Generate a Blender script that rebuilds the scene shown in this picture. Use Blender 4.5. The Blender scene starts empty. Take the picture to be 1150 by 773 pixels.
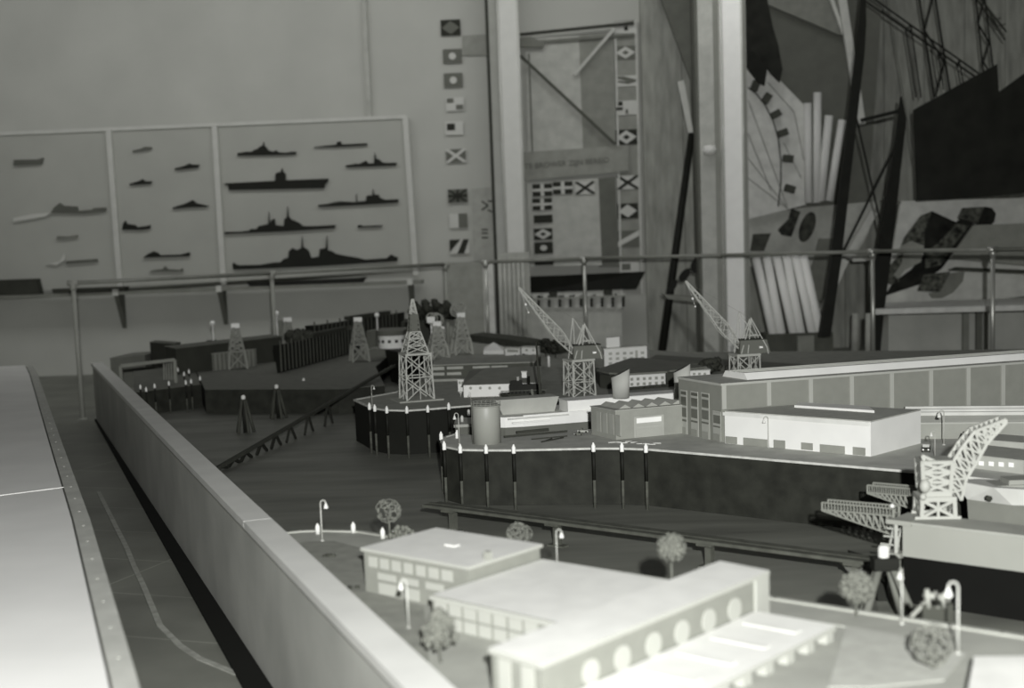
import bpy, math, random
from mathutils import Vector, Matrix
random.seed(7)
C = bpy.context.scene.collection
# ---------------------------------------------------------------- camera model (1150 x 773 frame)
H = 1.33; F = 1500.0; CX, CY = 575.0, 440.0
RO = math.radians(2.1); TH = math.atan(170*math.cos(RO)/F)
_U = Vector((0, math.sin(TH), math.cos(TH))); FW = Vector((0, math.cos(TH), -math.sin(TH)))
RT = Vector((1, 0, 0))*math.cos(RO) - _U*math.sin(RO)
UP = Vector((1, 0, 0))*math.sin(RO) + _U*math.cos(RO)
EYE = Vector((0, 0, H))
def ray(px, py): return FW + RT*((px-CX)/F) - UP*((py-CY)/F)
def P(px, py, z):                       # point of the horizontal plane z
    d = ray(px, py); t = (z-H)/d.z
    return Vector((d.x*t, d.y*t, z))
def W(px, py, Y):                       # point of the wall plane y = Y
    d = ray(px, py); t = Y/d.y
    return EYE + d*t
def zt(px, py, b):                      # height over base point b
    d = ray(px, py); t = math.hypot(b.x, b.y)/math.hypot(d.x, d.y)
    return H + d.z*t
def UV(px, py, A, B):                   # (metres along A->B, height) on the vertical plane through A, B
    e = Vector((B.x-A.x, B.y-A.y, 0)).normalized(); n = Vector((-e.y, e.x, 0))
    d = ray(px, py); t = n.dot(Vector((A.x, A.y, 0)))/n.dot(Vector((d.x, d.y, 0)))
    q = EYE + d*t
    return (q-Vector((A.x, A.y, 0))).dot(e), q.z

# ---------------------------------------------------------------- materials
MC = {}
def M(name, v, rough=.75, var=.12, scale=9., metal=0., tint=None, bump=0., stretch=None):
    if name in MC: return MC[name]
    if tint is None:
        k = max(0., min(1., (math.sqrt(v)-.15)/.7)); tint = (.955+.04*k, 1., .80+.15*k)
    m = bpy.data.materials.new(name); m.use_nodes = True; nt = m.node_tree; b = nt.nodes['Principled BSDF']
    b.inputs['Roughness'].default_value = rough; b.inputs['Specular IOR Level'].default_value = .12 if v < .1 else .35; b.inputs['Metallic'].default_value = metal
    tc = nt.nodes.new('ShaderNodeTexCoord'); no = nt.nodes.new('ShaderNodeTexNoise'); no.inputs['Scale'].default_value = scale
    no.inputs['Detail'].default_value = 5; r = nt.nodes.new('ShaderNodeValToRGB')
    src = tc.outputs['Object']
    if stretch:
        mp = nt.nodes.new('ShaderNodeMapping'); mp.inputs['Scale'].default_value = stretch
        nt.links.new(src, mp.inputs['Vector']); src = mp.outputs['Vector']
    nt.links.new(src, no.inputs['Vector']); nt.links.new(no.outputs['Fac'], r.inputs['Fac'])
    lo, hi = v*(1-var), min(1, v*(1+var))
    r.color_ramp.elements[0].position = .3; r.color_ramp.elements[1].position = .7
    r.color_ramp.elements[0].color = (lo*tint[0], lo*tint[1], lo*tint[2], 1)
    r.color_ramp.elements[1].color = (hi*tint[0], hi*tint[1], hi*tint[2], 1)
    nt.links.new(r.outputs['Color'], b.inputs['Base Color'])
    if bump:
        bp = nt.nodes.new('ShaderNodeBump'); bp.inputs['Strength'].default_value = bump; bp.inputs['Distance'].default_value = .004
        nt.links.new(no.outputs['Fac'], bp.inputs['Height']); nt.links.new(bp.outputs['Normal'], b.inputs['Normal'])
    MC[name] = m
    return m

# ---------------------------------------------------------------- mesh builder
ORG = {}
class G:
    def __init__(s): s.v = []; s.f = []; s.mi = []; s.sm = []
    def add(s, vs, fs, m=0, smooth=False):
        b = len(s.v); s.v += [Vector(v) for v in vs]
        for f in fs: s.f.append([b+i for i in f]); s.mi.append(m); s.sm.append(smooth)
        return s
    def hexa(s, q, m=0):                # 8 points, bottom ring then top ring
        return s.add(q, [(3,2,1,0),(4,5,6,7),(0,1,5,4),(1,2,6,5),(2,3,7,6),(3,0,4,7)], m)
    def box(s, c, d, m=0, rz=0):
        x, y, z = d[0]/2, d[1]/2, d[2]/2; R = Matrix.Rotation(rz, 3, 'Z'); c = Vector(c)
        return s.hexa([c+R@Vector(p) for p in ((-x,-y,-z),(x,-y,-z),(x,y,-z),(-x,y,-z),(-x,-y,z),(x,-y,z),(x,y,z),(-x,y,z))], m)
    def ext(s, pts, vec, m=0, ms=None):      # polygon extruded by a vector
        pts = [Vector(p) for p in pts]; vec = Vector(vec); n = len(pts)
        s.add(pts+[p+vec for p in pts], [tuple(range(n))[::-1], tuple(range(n, 2*n))], m)
        b = len(s.v)-2*n
        for i in range(n):
            j = (i+1) % n; s.f.append([b+i, b+j, b+n+j, b+n+i]); s.mi.append(m if ms is None else ms); s.sm.append(False)
        return s
    def prism(s, poly, z0, z1, m=0, ms=None):
        return s.ext([(p[0], p[1], z0) for p in poly], (0, 0, z1-z0), m, ms)
    def tube(s, p, q, r, r2=None, n=8, m=0, smooth=True):
        p, q = Vector(p), Vector(q); r2 = r if r2 is None else r2; d = (q-p)
        if d.length < 1e-6: return s
        d.normalize(); a = d.orthogonal().normalized(); b = d.cross(a)
        vs = []
        for c, rr in ((p, r), (q, r2)):
            for i in range(n):
                t = 2*math.pi*i/n; vs.append(c+a*math.cos(t)*rr+b*math.sin(t)*rr)
        k = len(s.v); s.v += vs
        for i in range(n):
            j = (i+1) % n; s.f.append([k+i, k+j, k+n+j, k+n+i]); s.mi.append(m); s.sm.append(smooth)
        s.f.append([k+i for i in range(n)][::-1]); s.mi.append(m); s.sm.append(False)
        s.f.append([k+n+i for i in range(n)]); s.mi.append(m); s.sm.append(False)
        return s
    def path(s, pts, r, n=8, m=0):
        for a, b in zip(pts, pts[1:]): s.tube(a, b, r, n=n, m=m)
        return s
    def bar(s, p, q, w, m=0):           # square bar
        return s.tube(p, q, w*.7071, n=4, m=m, smooth=False)
    def lathe(s, prof, c=(0,0,0), n=16, m=0, smooth=True):
        c = Vector(c); k = len(s.v); L = len(prof)
        for r, z in prof:
            for i in range(n):
                t = 2*math.pi*i/n; s.v.append(c+Vector((r*math.cos(t), r*math.sin(t), z)))
        for a in range(L-1):
            for i in range(n):
                j = (i+1) % n; s.f.append([k+a*n+i, k+a*n+j, k+(a+1)*n+j, k+(a+1)*n+i]); s.mi.append(m); s.sm.append(smooth)
        s.f.append([k+i for i in range(n)][::-1]); s.mi.append(m); s.sm.append(False)
        s.f.append([k+(L-1)*n+i for i in range(n)]); s.mi.append(m); s.sm.append(False)
        return s
    def ball(s, c, r, n=10, m=0, jit=0, sq=(1,1,1)):
        c = Vector(c); k = len(s.v); rings = n//2+1
        for a in range(rings+1):
            th = math.pi*a/rings
            for i in range(n):
                ph = 2*math.pi*i/n; rr = r*(1+random.uniform(-jit, jit))
                s.v.append(c+Vector((rr*math.sin(th)*math.cos(ph)*sq[0], rr*math.sin(th)*math.sin(ph)*sq[1], rr*math.cos(th)*sq[2])))
        for a in range(rings):
            for i in range(n):
                j = (i+1) % n; s.f.append([k+a*n+i, k+(a+1)*n+i, k+(a+1)*n+j, k+a*n+j]); s.mi.append(m); s.sm.append(True)
        return s
    def ring(s, c, nrm, R, r, n=14, m=0):
        nrm = Vector(nrm).normalized(); a = nrm.orthogonal().normalized(); b = nrm.cross(a); c = Vector(c)
        pts = [c+a*R*math.cos(2*math.pi*i/n)+b*R*math.sin(2*math.pi*i/n) for i in range(n)]
        for i in range(n): s.tube(pts[i], pts[(i+1) % n], r, n=5, m=m)
        return s
    def build(s, name, mats, parent=None, origin=None):
        if not isinstance(mats, (list, tuple)): mats = [mats]
        if parent is not None: o0 = ORG[parent.name]
        elif origin is not None: o0 = Vector(origin)
        else:
            xs = [v.x for v in s.v]; ys = [v.y for v in s.v]; zs = [v.z for v in s.v]
            o0 = Vector(((min(xs)+max(xs))/2, (min(ys)+max(ys))/2, min(zs)))
        me = bpy.data.meshes.new(name); me.from_pydata([v-o0 for v in s.v], [], s.f)
        for m in mats: me.materials.append(m)
        me.polygons.foreach_set('material_index', s.mi); me.polygons.foreach_set('use_smooth', s.sm)
        me.update()
        import bmesh
        bm = bmesh.new(); bm.from_mesh(me); bmesh.ops.recalc_face_normals(bm, faces=bm.faces); bm.to_mesh(me); bm.free()
        o = bpy.data.objects.new(name, me); C.objects.link(o)
        if parent is not None: o.parent = parent
        else: o.location = o0
        ORG[o.name] = o0
        return o
def tag(o, label=None, cat=None, group=None, kind=None):
    for k, v in (('label', label), ('category', cat), ('group', group), ('kind', kind)):
        if v: o[k] = v
    return o
def root(name, loc, label, cat, group=None):
    o = bpy.data.objects.new(name, None); C.objects.link(o); o.location = loc; o.empty_display_size = .05
    ORG[o.name] = Vector(loc)
    return tag(o, label, cat, group)
def dup(r, loc, label, rz=0, group=None, scale=1.):
    c = r.copy(); C.objects.link(c); c.location = loc; c.rotation_euler = (0, 0, rz); c['label'] = label
    c.scale = (scale,)*3
    if group: c['group'] = group
    for ch in list(r.children):
        k = ch.copy(); C.objects.link(k); k.parent = c
        for g in list(ch.children):
            x = g.copy(); C.objects.link(x); x.parent = k
    return c
def one(name, g, mats, label, cat, group=None): return tag(g.build(name, mats), label, cat, group)
def structure(name, g, mats, label=None):
    o = g.build(name, mats); o['kind'] = 'structure'
    if label: o['label'] = label
    return o

white = M('white paint', .86, .6, .04); offw = M('off white card', .7, .7, .05); pale = M('pale grey paint', .5, .7, .06)
lgrey = M('light grey paint', .36, .7, .07); grey = M('mid grey paint', .24, .75, .08); dgrey = M('dark grey paint', .12, .75, .1)
vdark = M('very dark paint', .045, .7, .15); black = M('black paint', .015, .6, .2); steel = M('galvanised pipe', .45, .35, .06, metal=.6)
lat = M('cream lattice', .42, .65, .06); foliage = M('dried sponge foliage', .12, .9, .35, 60, bump=.6); wirem = M('wire foliage', .17, .7, .25, 60)
trunkm = M('twig', .12, .9, .2, 60); roofm = M('grey roofing felt', .27, .85, .1, 30); dfol = M('dark foliage', .05, .9, .4, 60)

# ================================================================ THE ROOM
g = G(); g.box((-.5, 8.5, -.05), (16, 21, .1))
fl = M('dark linoleum', .16, .45, .25, 2.2)
nt = fl.node_tree
br = nt.nodes.new('ShaderNodeTexBrick'); br.inputs['Scale'].default_value = 1; br.offset = 0
br.inputs['Brick Width'].default_value = 2.; br.inputs['Row Height'].default_value = .5; br.inputs['Mortar Size'].default_value = .006
br.inputs['Color1'].default_value = br.inputs['Color2'].default_value = (1, 1, 1, 1); br.inputs['Mortar'].default_value = (1.5, 1.5, 1.5, 1)
tc = nt.nodes.new('ShaderNodeTexCoord'); mpn = nt.nodes.new('ShaderNodeMapping'); mpn.inputs['Rotation'].default_value = (0, 0, .35)
nt.links.new(tc.outputs['Object'], mpn.inputs['Vector']); nt.links.new(mpn.outputs['Vector'], br.inputs['Vector'])
mx = nt.nodes.new('ShaderNodeMix'); mx.data_type = 'RGBA'; mx.blend_type = 'MULTIPLY'; mx.inputs['Factor'].default_value = 1
ramp = [n for n in nt.nodes if n.type == 'VALTORGB'][0]
nt.links.new(ramp.outputs['Color'], mx.inputs['A']); nt.links.new(br.outputs['Color'], mx.inputs['B'])
nt.links.new(mx.outputs['Result'], nt.nodes['Principled BSDF'].inputs['Base Color'])
structure('floor', g, fl)
wallm = M('painted wall board', .42, .8, .06, 1.5)
g = G(); g.box((-.5, 15.1, 2.5), (16, .2, 5.2)); structure('wall_back', g, wallm)
g = G(); g.box((-8.4, 8.5, 2.0), (.2, 13, 4.2)); structure('wall_left', g, wallm)
g = G(); g.box((7.4, 8.5, 2.0), (.2, 13, 4.2)); structure('wall_right', g, wallm)
# cable duct up the wall
a = W(409, 16, 14.98); b = W(416, 132, 14.98)
g = G(); g.box(((a.x+b.x)/2, 14.97, (5+b.z)/2), (.05, .06, 5-b.z)); structure('trim_1', g, M('painted duct', .38))
# timber boarding behind the exhibits at the far end
g = G(); x0 = W(725, 300, 14.98).x; x1 = 7.3
n = 13
for i in range(n):
    xa = x0+(x1-x0)*i/n; g.box(((xa+x0+(x1-x0)*(i+1)/n)/2, 14.96, 2.5), ((x1-x0)/n-.006, .08, 5.0))
structure('trim_2', g, M('plywood boarding', .27, .7, .25, 5, stretch=(3, 1, .6)))
# the walkway strip of tape on the floor
tp = [(440,20),(470,80),(500,140),(530,215),(575,310),(600,370),(650,490),(740,580),(830,640),(1000,710)]
tp = [P(20+x/4.07, 583+y/4.07, .0) for x, y in tp]
tp = [tp[0]+(tp[0]-tp[2])*1.5]+tp+[tp[-1]+(tp[-1]-tp[-2])*.45]
L, R = [], []
for i, p in enumerate(tp):
    d = (tp[min(i+1, len(tp)-1)]-tp[max(i-1, 0)]).normalized(); nn = Vector((-d.y, d.x, 0))*.011
    L.append(p+nn); R.append(p-nn)
g = G()
for i in range(len(tp)-1):
    g.hexa([L[i], L[i+1], R[i+1], R[i]]+[q+Vector((0,0,.004)) for q in (L[i], L[i+1], R[i+1], R[i])])
one('floor_tape', g, M('worn pale tape', .3, .6, .2, 20), 'worn pale strip of tape winding along the dark aisle floor', 'tape')

# ---------------------------------------------------------------- low display counter beside the aisle
edge = [(-3.95, 11.0), (-3.613, 10.155), (-2.205, 6.445), (-1.436, 4.426), (-.811, 2.726), (-.45, 1.72)]
cr = root('display_counter', (-3.5, 6, 0), 'long low white-topped display counter with a screwed edge strip beside the aisle', 'counter')
g = G(); g.prism([(x-.08, y) for x, y in edge]+[(-5.6, 1.72), (-5.6, 11.0)], 0, .40); g.build('base', dgrey, cr)
g = G(); g.prism([(x-.062, y) for x, y in edge]+[(-5.62, 1.7), (-5.62, 11.02)], .40, .45)
ctop = g.build('top', M('white counter top', .74, .6, .05, 3), cr)
g = G()
for (xa, ya), (xb, yb) in zip(edge, edge[1:]): g.hexa([(xa-.055, ya, .38), (xa, ya, .38), (xb, yb, .38), (xb-.055, yb, .38), (xa-.055, ya, .452), (xa, ya, .452), (xb, yb, .452), (xb-.055, yb, .452)])
strip = g.build('edge_strip', M('counter edge strip', .42, .6, .12, 12), cr)
g = G()
for (xa, ya), (xb, yb) in zip(edge[1:], edge[2:]):
    k = max(2, int((Vector((xb-xa, yb-ya)).length)/.25))
    for i in range(k):
        t = (i+.5)/k; g.lathe([(.0045, 0), (.0045, .002)], (xa+(xb-xa)*t-.028, ya+(yb-ya)*t, .452), 8)
so = g.build('screw', lgrey, strip); so['kind'] = 'stuff'
g = G(); a = P(-10, 558, .45); b = P(76, 547, .45); g.hexa([a+Vector((0,-.004,0)), b+Vector((0,-.004,0)), b+Vector((0,.004,0)), a+Vector((0,.004,0))]+[q+Vector((0,0,.0015)) for q in (a+Vector((0,-.004,0)), b+Vector((0,-.004,0)), b+Vector((0,.004,0)), a+Vector((0,.004,0)))]); g.build('seam', M('seam', .9), cr)

# ---------------------------------------------------------------- parapet round the model
FA, FB = Vector((-3.63, 11.25, 0)), Vector((.46, 1.40, 0))     # outer face line
e = (FB-FA); FA = Vector((-3.49, 11.02, 0)); FB = Vector((-.262, 2.604, 0)); e = (FB-FA).normalized(); FB = FB+e*1.1; FA = FA+e*.28
nI = Vector((-e.y, e.x, 0)); nI = nI if nI.x > 0 else -nI
pr = root('parapet', (FA+FB)/2, 'long pale parapet board fencing the harbour model off from the aisle', 'parapet')
def off(p, d, z): q = p+nI*d; return Vector((q.x, q.y, z))
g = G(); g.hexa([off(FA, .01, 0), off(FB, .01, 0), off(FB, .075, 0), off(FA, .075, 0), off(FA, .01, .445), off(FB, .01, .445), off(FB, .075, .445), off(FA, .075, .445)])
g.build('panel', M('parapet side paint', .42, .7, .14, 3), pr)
seg = [0, .37, .715, 1]
for s0, s1 in zip(seg, seg[1:]):
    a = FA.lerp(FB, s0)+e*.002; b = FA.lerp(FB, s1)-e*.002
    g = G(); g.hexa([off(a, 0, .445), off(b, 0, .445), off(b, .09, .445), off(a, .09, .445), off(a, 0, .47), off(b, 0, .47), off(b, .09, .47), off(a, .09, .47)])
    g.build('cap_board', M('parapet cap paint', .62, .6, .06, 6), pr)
g = G(); g.hexa([off(FA, -.004, 0), off(FB, -.094, 0), off(FB, .01, 0), off(FA, .01, 0), off(FA, -.004, .012), off(FB, -.094, .012), off(FB, .01, .012), off(FA, .01, .012)])
g.build('plinth', M('black skirting', .008, .9, .1), pr)
PIN = [off(FA, .077, 0), off(FB, .077, 0)]

# ---------------------------------------------------------------- handrails
def rail(name, pts, posts, label, r=.018, pr_=.019, mat=steel):
    rt = root(name, Vector((pts[0].x, pts[0].y, 0)), label, 'handrail')
    g = G(); g.path(pts, r, 10)
    for p in pts: g.ball(p, r*1.02, 10)
    g.build('top_rail', M('worn rail', .22, .4, .1), rt)
    for p, z0 in posts:
        g = G(); g.tube((p.x, p.y, z0), (p.x, p.y, p.z), pr_, n=10); g.lathe([(.045, 0), (.045, .008)], (p.x, p.y, z0), 12)
        po = g.build('post', mat, rt)
        g = G(); g.tube(p+Vector((-.045, 0, 0)), p+Vector((.045, 0, 0)), r*1.35, n=10); g.tube(p-Vector((0,0,.06)), p, pr_*1.35, n=10)
        g.build('pipe_joint', mat, po)
    return rt
def RP(px, py, Y):
    w = W(px, py, Y); return Vector((w.x, w.y, 1.115))
pA = P(82, 318, 1.115); pM = P(305, 307, 1.115); pE = P(500, 297, 1.115)
rail('handrail', [pA, pM, pE], [(pA, 0), (pM, 0), (pE, 0)], 'painted tubular handrail turning the corner behind the parapet end', mat=M('painted pipe', .3, .5, .06))
q0 = RP(545, 292, 14.05); q1 = RP(656, 289, 13.9); q2 = RP(810, 287, 12.8); q3 = RP(980, 283, 11.9); q4 = RP(1115, 281, 10.8)
q5 = q4+(q4-q3)*1.0
def mid(p, q, px):
    best = min((abs((lambda v: CX+F*v.dot(RT)/v.dot(FW))(p.lerp(q, t/200)-EYE)-px), t) for t in range(201))
    return p.lerp(q, best[1]/200)
rail('handrail', [q0, q1, q2, q3, q4, q5], [(q0, 0), (q1, 0), (q3, 0), (q4, 0), (q5, 0)], 'shiny galvanised pipe handrail in front of the mast and crane exhibits', mat=steel)

# ================================================================ THE HARBOUR MODEL
water = M('brushed dark water', .15, .5, .3, 3, stretch=(.5, 2.2, 1), bump=.1)
p0, p1 = PIN
basin = [(p0.x, p0.y), (p1.x, p1.y), (4.4, p1.y), (4.4, 9.4), (3.0, 9.7), (1.35, 10.3), (-.2, 12.6), (-1.2, 12.6), (-2.5, 11.5)]
g = G(); g.prism(basin, .0, .20)
tag(g.build('harbour_basin', water), 'dark brushed water surface of the harbour model', 'model base')
quay = M('black quay wall', .026, .7, .3, 14); quaytop = M('grey quay paving', .43, .8, .12, 12); kerb = M('pale kerb line', .5, .8, .2, 30)
farq = M('dark quay paving', .13, .8, .15, 12)
def land(name, poly, z, label, kerbn=0, top=quaytop, side=quay, z0=.2, kw=.012, km=None):
    rt = root(name, (sum(p[0] for p in poly)/len(poly), sum(p[1] for p in poly)/len(poly), z0), label, 'quay')
    g = G(); g.prism(poly, z0+.001, z-.002, 0); g.build('quay_wall', side, rt)
    g = G(); g.prism(poly, z-.002, z, 0); g.build('paving', top, rt)
    if kerbn:
        g = G(); pts = poly[:kerbn]
        for (xa, ya), (xb, yb) in zip(pts, pts[1:]):
            d = Vector((xb-xa, yb-ya, 0)); L = d.length; d.normalize()
            g.box(((xa+xb)/2, (ya+yb)/2, z+.0005), (L+.004, kw, .009), 0, math.atan2(d.y, d.x))
        g.build('kerb', km or kerb, rt)
    return rt
Z = .44
def xy(px, py, z=Z): p = P(px, py, z); return (p.x, p.y)
def offp(p, a, b): return (p[0]+a, p[1]+b)
# front quay (with the big workshops)
fq = [xy(*p) for p in [(512,488),(500,491.5),(496,496),(500,502),(517,505.5),(546,506),(577,506),(666,504),(698,504),(728,505),(870,517),(1035,531),(1130,541)]]
fq += [(3.4, fq[-1][1]-.02), (3.4, 7.2), (2.4, 6.9)]
fq += [xy(760, 478), xy(630, 483.5), xy(563, 490)]
land('front_quay', fq, Z, 'grey-topped front quay with black walls carrying the tank and workshops', 13)
# crane quay
cq = [xy(*p) for p in [(478,425),(445,441),(398,449.5),(412,456),(421,459),(434,461),(457,461.5),(480,460),(504,458),(530,456),(569,454)]]
cq += [(.35, 7.35), (2.5, 7.55), (4.2, 7.3), (4.2, 9.2), (3.0, 9.5), (1.3, 10.1), (-.25, 12.3), xy(496, 388)]
land('crane_quay', cq, Z, 'crane quay with rounded corner, lattice tower and white sheds standing on it', 11, side=M('crane quay wall', .013), top=M('crane quay paving', .27, .8, .12, 12))
# far quay
zc = .37
kq = [xy(px, py, zc) for px, py in [(217,409),(230,437.5),(300,437),(380,437),(432,433)]]
kq += [(-1.08, 10.6), (-1.05, 12.4), (-1.2, 12.5), (-2.4, 11.45)]
land('far_quay', kq, zc, 'far dark quay with towers and long sheds below the ship silhouettes', 0, top=farq)
dq = [xy(px, py, zc) for px, py in [(150,441),(226,431.5),(216,410),(150,417)]]
land('dock_quay', dq, zc, 'small dark fendered quay just inside the parapet', 0, top=farq)
# near shore
ns = [xy(*p) for p in [(324,599),(340,597.5),(361,597),(403,598),(432,602.6),(700,645),(870,673.5),(1125,713),(1250,733)]]
q = Vector((p1.x, p1.y, 0)); ns += [(2.6, q.y+.0), (q.x+.02, q.y)]
# parapet inside point near the start
tI = (ns[0][1]-p0.y)/(p1.y-p0.y); ns.insert(0, (p0.x+(p1.x-p0.x)*tI+.035, ns[0][1]))
land('near_shore', ns, Z, 'pale near shore carrying the school building and round trees', 10, top=M('shore paving', .27, .8, .12, 9), side=M('shore wall', .1), kw=.016, km=M('shore kerb', .3))
g = G(); g.prism([xy(*p) for p in [(332,612),(345,609),(375,608.5),(408,617),(411,664),(476,682),(482,745),(462,745)]], Z, Z+.002)
one('lawn', g, M('painted lawn', .19, .9, .15, 20), 'darker painted lawn between the parapet and the two-storey school wing', 'lawn')
g = G(); g.prism([xy(*p) for p in [(862,690),(1000,712),(1085,735),(1060,765),(980,773),(930,773),(950,705)]], Z, Z+.002)
one('lawn', g, M('pale lawn', .34, .9, .1, 20), 'pale curved lawn beyond the canopy by the shore edge', 'lawn')
# ---------------------------------------------------------------- building helpers
def V3(p, z=0): return Vector((p[0], p[1], z))
def plate(rt, name, A, B, c0, c1, mat, out=.002, thick=.003, parent=None):
    """a flat part on the facade A-B, its corners given as (metres along, height)"""
    e = Vector((B.x-A.x, B.y-A.y, 0)).normalized(); n = Vector((-e.y, e.x, 0))
    if n.dot(EYE-Vector((A.x, A.y, H))) < 0: n = -n
    (u0, z0), (u1, z1) = c0, c1
    g = G(); q = []
    for d in (-thick, out):
        for u, z in ((u0, z0), (u1, z0), (u1, z1), (u0, z1)):
            p = Vector((A.x, A.y, 0))+e*u+n*d; q.append((p.x, p.y, z))
    g.hexa(q); return g.build(name, mat, parent or rt)
def pplate(rt, name, A, B, p0, p1, mat, **k):
    a = UV(*p0, A, B); b = UV(*p1, A, B)
    return plate(rt, name, A, B, (min(a[0], b[0]), min(a[1], b[1])), (max(a[0], b[0]), max(a[1], b[1])), mat, **k)
def block(rt, A, B, D, z0, z1, wm, rm, over=.006, rt_th=.008, fascia=None, wname='walls', rname='roof'):
    A, B, D = Vector((A[0], A[1], 0)), Vector((B[0], B[1], 0)), Vector((D[0], D[1], 0))
    g = G(); g.prism([A, B, B+D, A+D], z0, z1-rt_th); g.build(wname, wm, rt)
    e = (B-A).normalized()*over; d = D.normalized()*over
    g = G(); g.prism([A-e-d, B+e-d, B+D+e+d, A+D-e+d], z1-rt_th, z1, 0, 1); return g.build(rname, [rm, fascia or rm], rt)

# ---------------------------------------------------------------- the school at the shore
wl = M('school wall card', .19, .75, .05, 30); win = M('bright window card', .33, .6, .03); sroof = M('school roof card', .62, .8, .06, 14); dk = M('dark window card', .2)
h1, h2, h3, h4 = .557, .519, .555, .475
A1 = Vector((-.397, 3.378, 0)); B1 = Vector((-.12, 3.138, 0)); D1 = Vector((.176, .203, 0))
sc = root('school_building', (0, 2.9, Z), 'white flat-roofed school building with oval windows and a two-storey wing', 'building')
block(sc, A1, B1, D1, Z, h1, wl, sroof, fascia=win)
L1 = (B1-A1).length; hh = h1-Z
for x0, x1_ in ((145,187),(203,245),(262,304),(322,363),(381,424),(441,487),(502,552)):
    k = .94; u0 = (x0-120)/475*L1*k; u1 = (x1_-120)/475*L1*k
    plate(sc, 'window', A1, B1, (u0, Z+hh*.60), (u1, Z+hh*.83), win)
for x0, x1_, za, zb in ((188,278,.35,.50),(308,388,.35,.50),(424,508,.35,.50),(190,278,.03,.28),(308,390,.03,.28)):
    u0 = (x0-120)/475*L1*.94; u1 = (x1_-120)/475*L1*.94
    plate(sc, 'window', A1, B1, (u0, Z+hh*za), (u1, Z+hh*zb), win)
A2 = Vector((-.203, 3.03, 0)); B2 = Vector((.142, 2.712, 0)); e2 = (B2-A2).normalized(); 
g = G(); poly2 = [A2, B2, Vector((.36, 2.963, 0)), Vector((.425, 3.03, 0)), Vector((.356, 3.082, 0)), Vector((.062, 3.338, 0)), Vector((-.118, 3.128, 0))]
g.prism(poly2, Z, h2-.008); g.build('walls', wl, sc)
g = G(); g.prism(poly2, h2-.008, h2, 0, 1)
g.hexa([A2-D1.normalized()*.007+Vector((0,0,h2-.011)), B2-D1.normalized()*.007+Vector((0,0,h2-.011)), B2+Vector((0,0,h2-.011)), A2+Vector((0,0,h2-.011)), A2-D1.normalized()*.007+Vector((0,0,h2)), B2-D1.normalized()*.007+Vector((0,0,h2)), B2+Vector((0,0,h2)), A2+Vector((0,0,h2))], 1)
g.build('roof', [sroof, win], sc)
n2 = 7; L2 = .40
for i in range(n2):
    for r_ in range(2):
        u0 = .010+i*.0465; plate(sc, 'window', A2, B2, (u0, Z+.006+.0335*r_), (u0+.037, Z+.034+.0335*r_), win)
A3 = Vector((.034, 2.387, 0)); E3 = Vector((.659, .752, 0)); N3 = Vector((.752, -.659, 0)); B3 = A3+E3*.815; D3 = Vector((-.0915, .103, 0))
block(sc, A3, B3, D3, Z, h3, wl, sroof, fascia=win, over=.004, rt_th=.01)
C3 = A3+D3
for u0, u1 in ((.020, .055), (.085, .120)):
    plate(sc, 'window', C3, A3, (u0, Z+.01), (u1, h3-.014), win)
e = E3
for cx, cy in ((255,690),(400,632),(542,570),(672,512),(795,460),(913,408)):
    u, z = UV(600+cx/4.07, 583+cy/4.07, A3, B3)
    g = G(); pts = []
    for i in range(24):
        t = 2*math.pi*i/24; p = A3+E3*(u+.026*math.cos(t))+N3*.0005; pts.append((p.x, p.y, .4975+.027*math.sin(t)))
    g.ext(pts, N3*.003); g.build('oval_window', win, sc)
plate(sc, 'corner_pillar', A3, B3, (.755, Z), (.812, h3-.01), win, out=.006)
# canopy and its short pillars
g = G(); ca = A3+E3*-.05; cb = A3+E3*.753
g.prism([ca+N3*.004, cb+N3*.004, cb+N3*.204, ca+N3*.204], h4-.011, h4, 0, 1)
can = g.build('canopy_roof', [sroof, win], sc)
for i in range(9):
    u = .735-.085*i; p = A3+E3*u+N3*.188
    g = G(); g.box((p.x, p.y, (Z+h4-.011)/2), (.030, .022, h4-.011-Z), 0, math.atan2(E3.y, E3.x)); g.build('canopy_pillar', win, sc)
for i in range(4):
    p = A3+E3*(.66-.13*i)+N3*.10
    g = G(); g.box((p.x, p.y, h4+.002), (.026, .13, .002), 0, math.atan2(E3.y, E3.x)); g.build('rooflight', M('canopy rooflight', .6), can)
g = G(); b = P(547, 622, h1); 
c_ = P(548, 631, h1); g.box((c_.x, c_.y+.02, h1+.006), (.014, .018, .030), 0, .8); g.build('chimney', M('chimney card', .25), sc)
g = G(); c_ = P(508, 613, h1); g.box((c_.x, c_.y, h1+.0015), (.035, .02, .004), 0, -.7); g.build('roof_hatch', M('hatch card', .66), sc)
wb = root('low_building', P(1105, 760, Z), 'low white building cropped by the corner of the picture near the spherical tree', 'building')
a = P(1086, 732, .47); b = P(1076, 780, .47)
block(wb, (b.x, b.y-.05), (b.x+.35, b.y-.08), (a.x-b.x, a.y-b.y), Z, .475, offw, M('low building roof', .6), over=.003, rt_th=.006)

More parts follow.
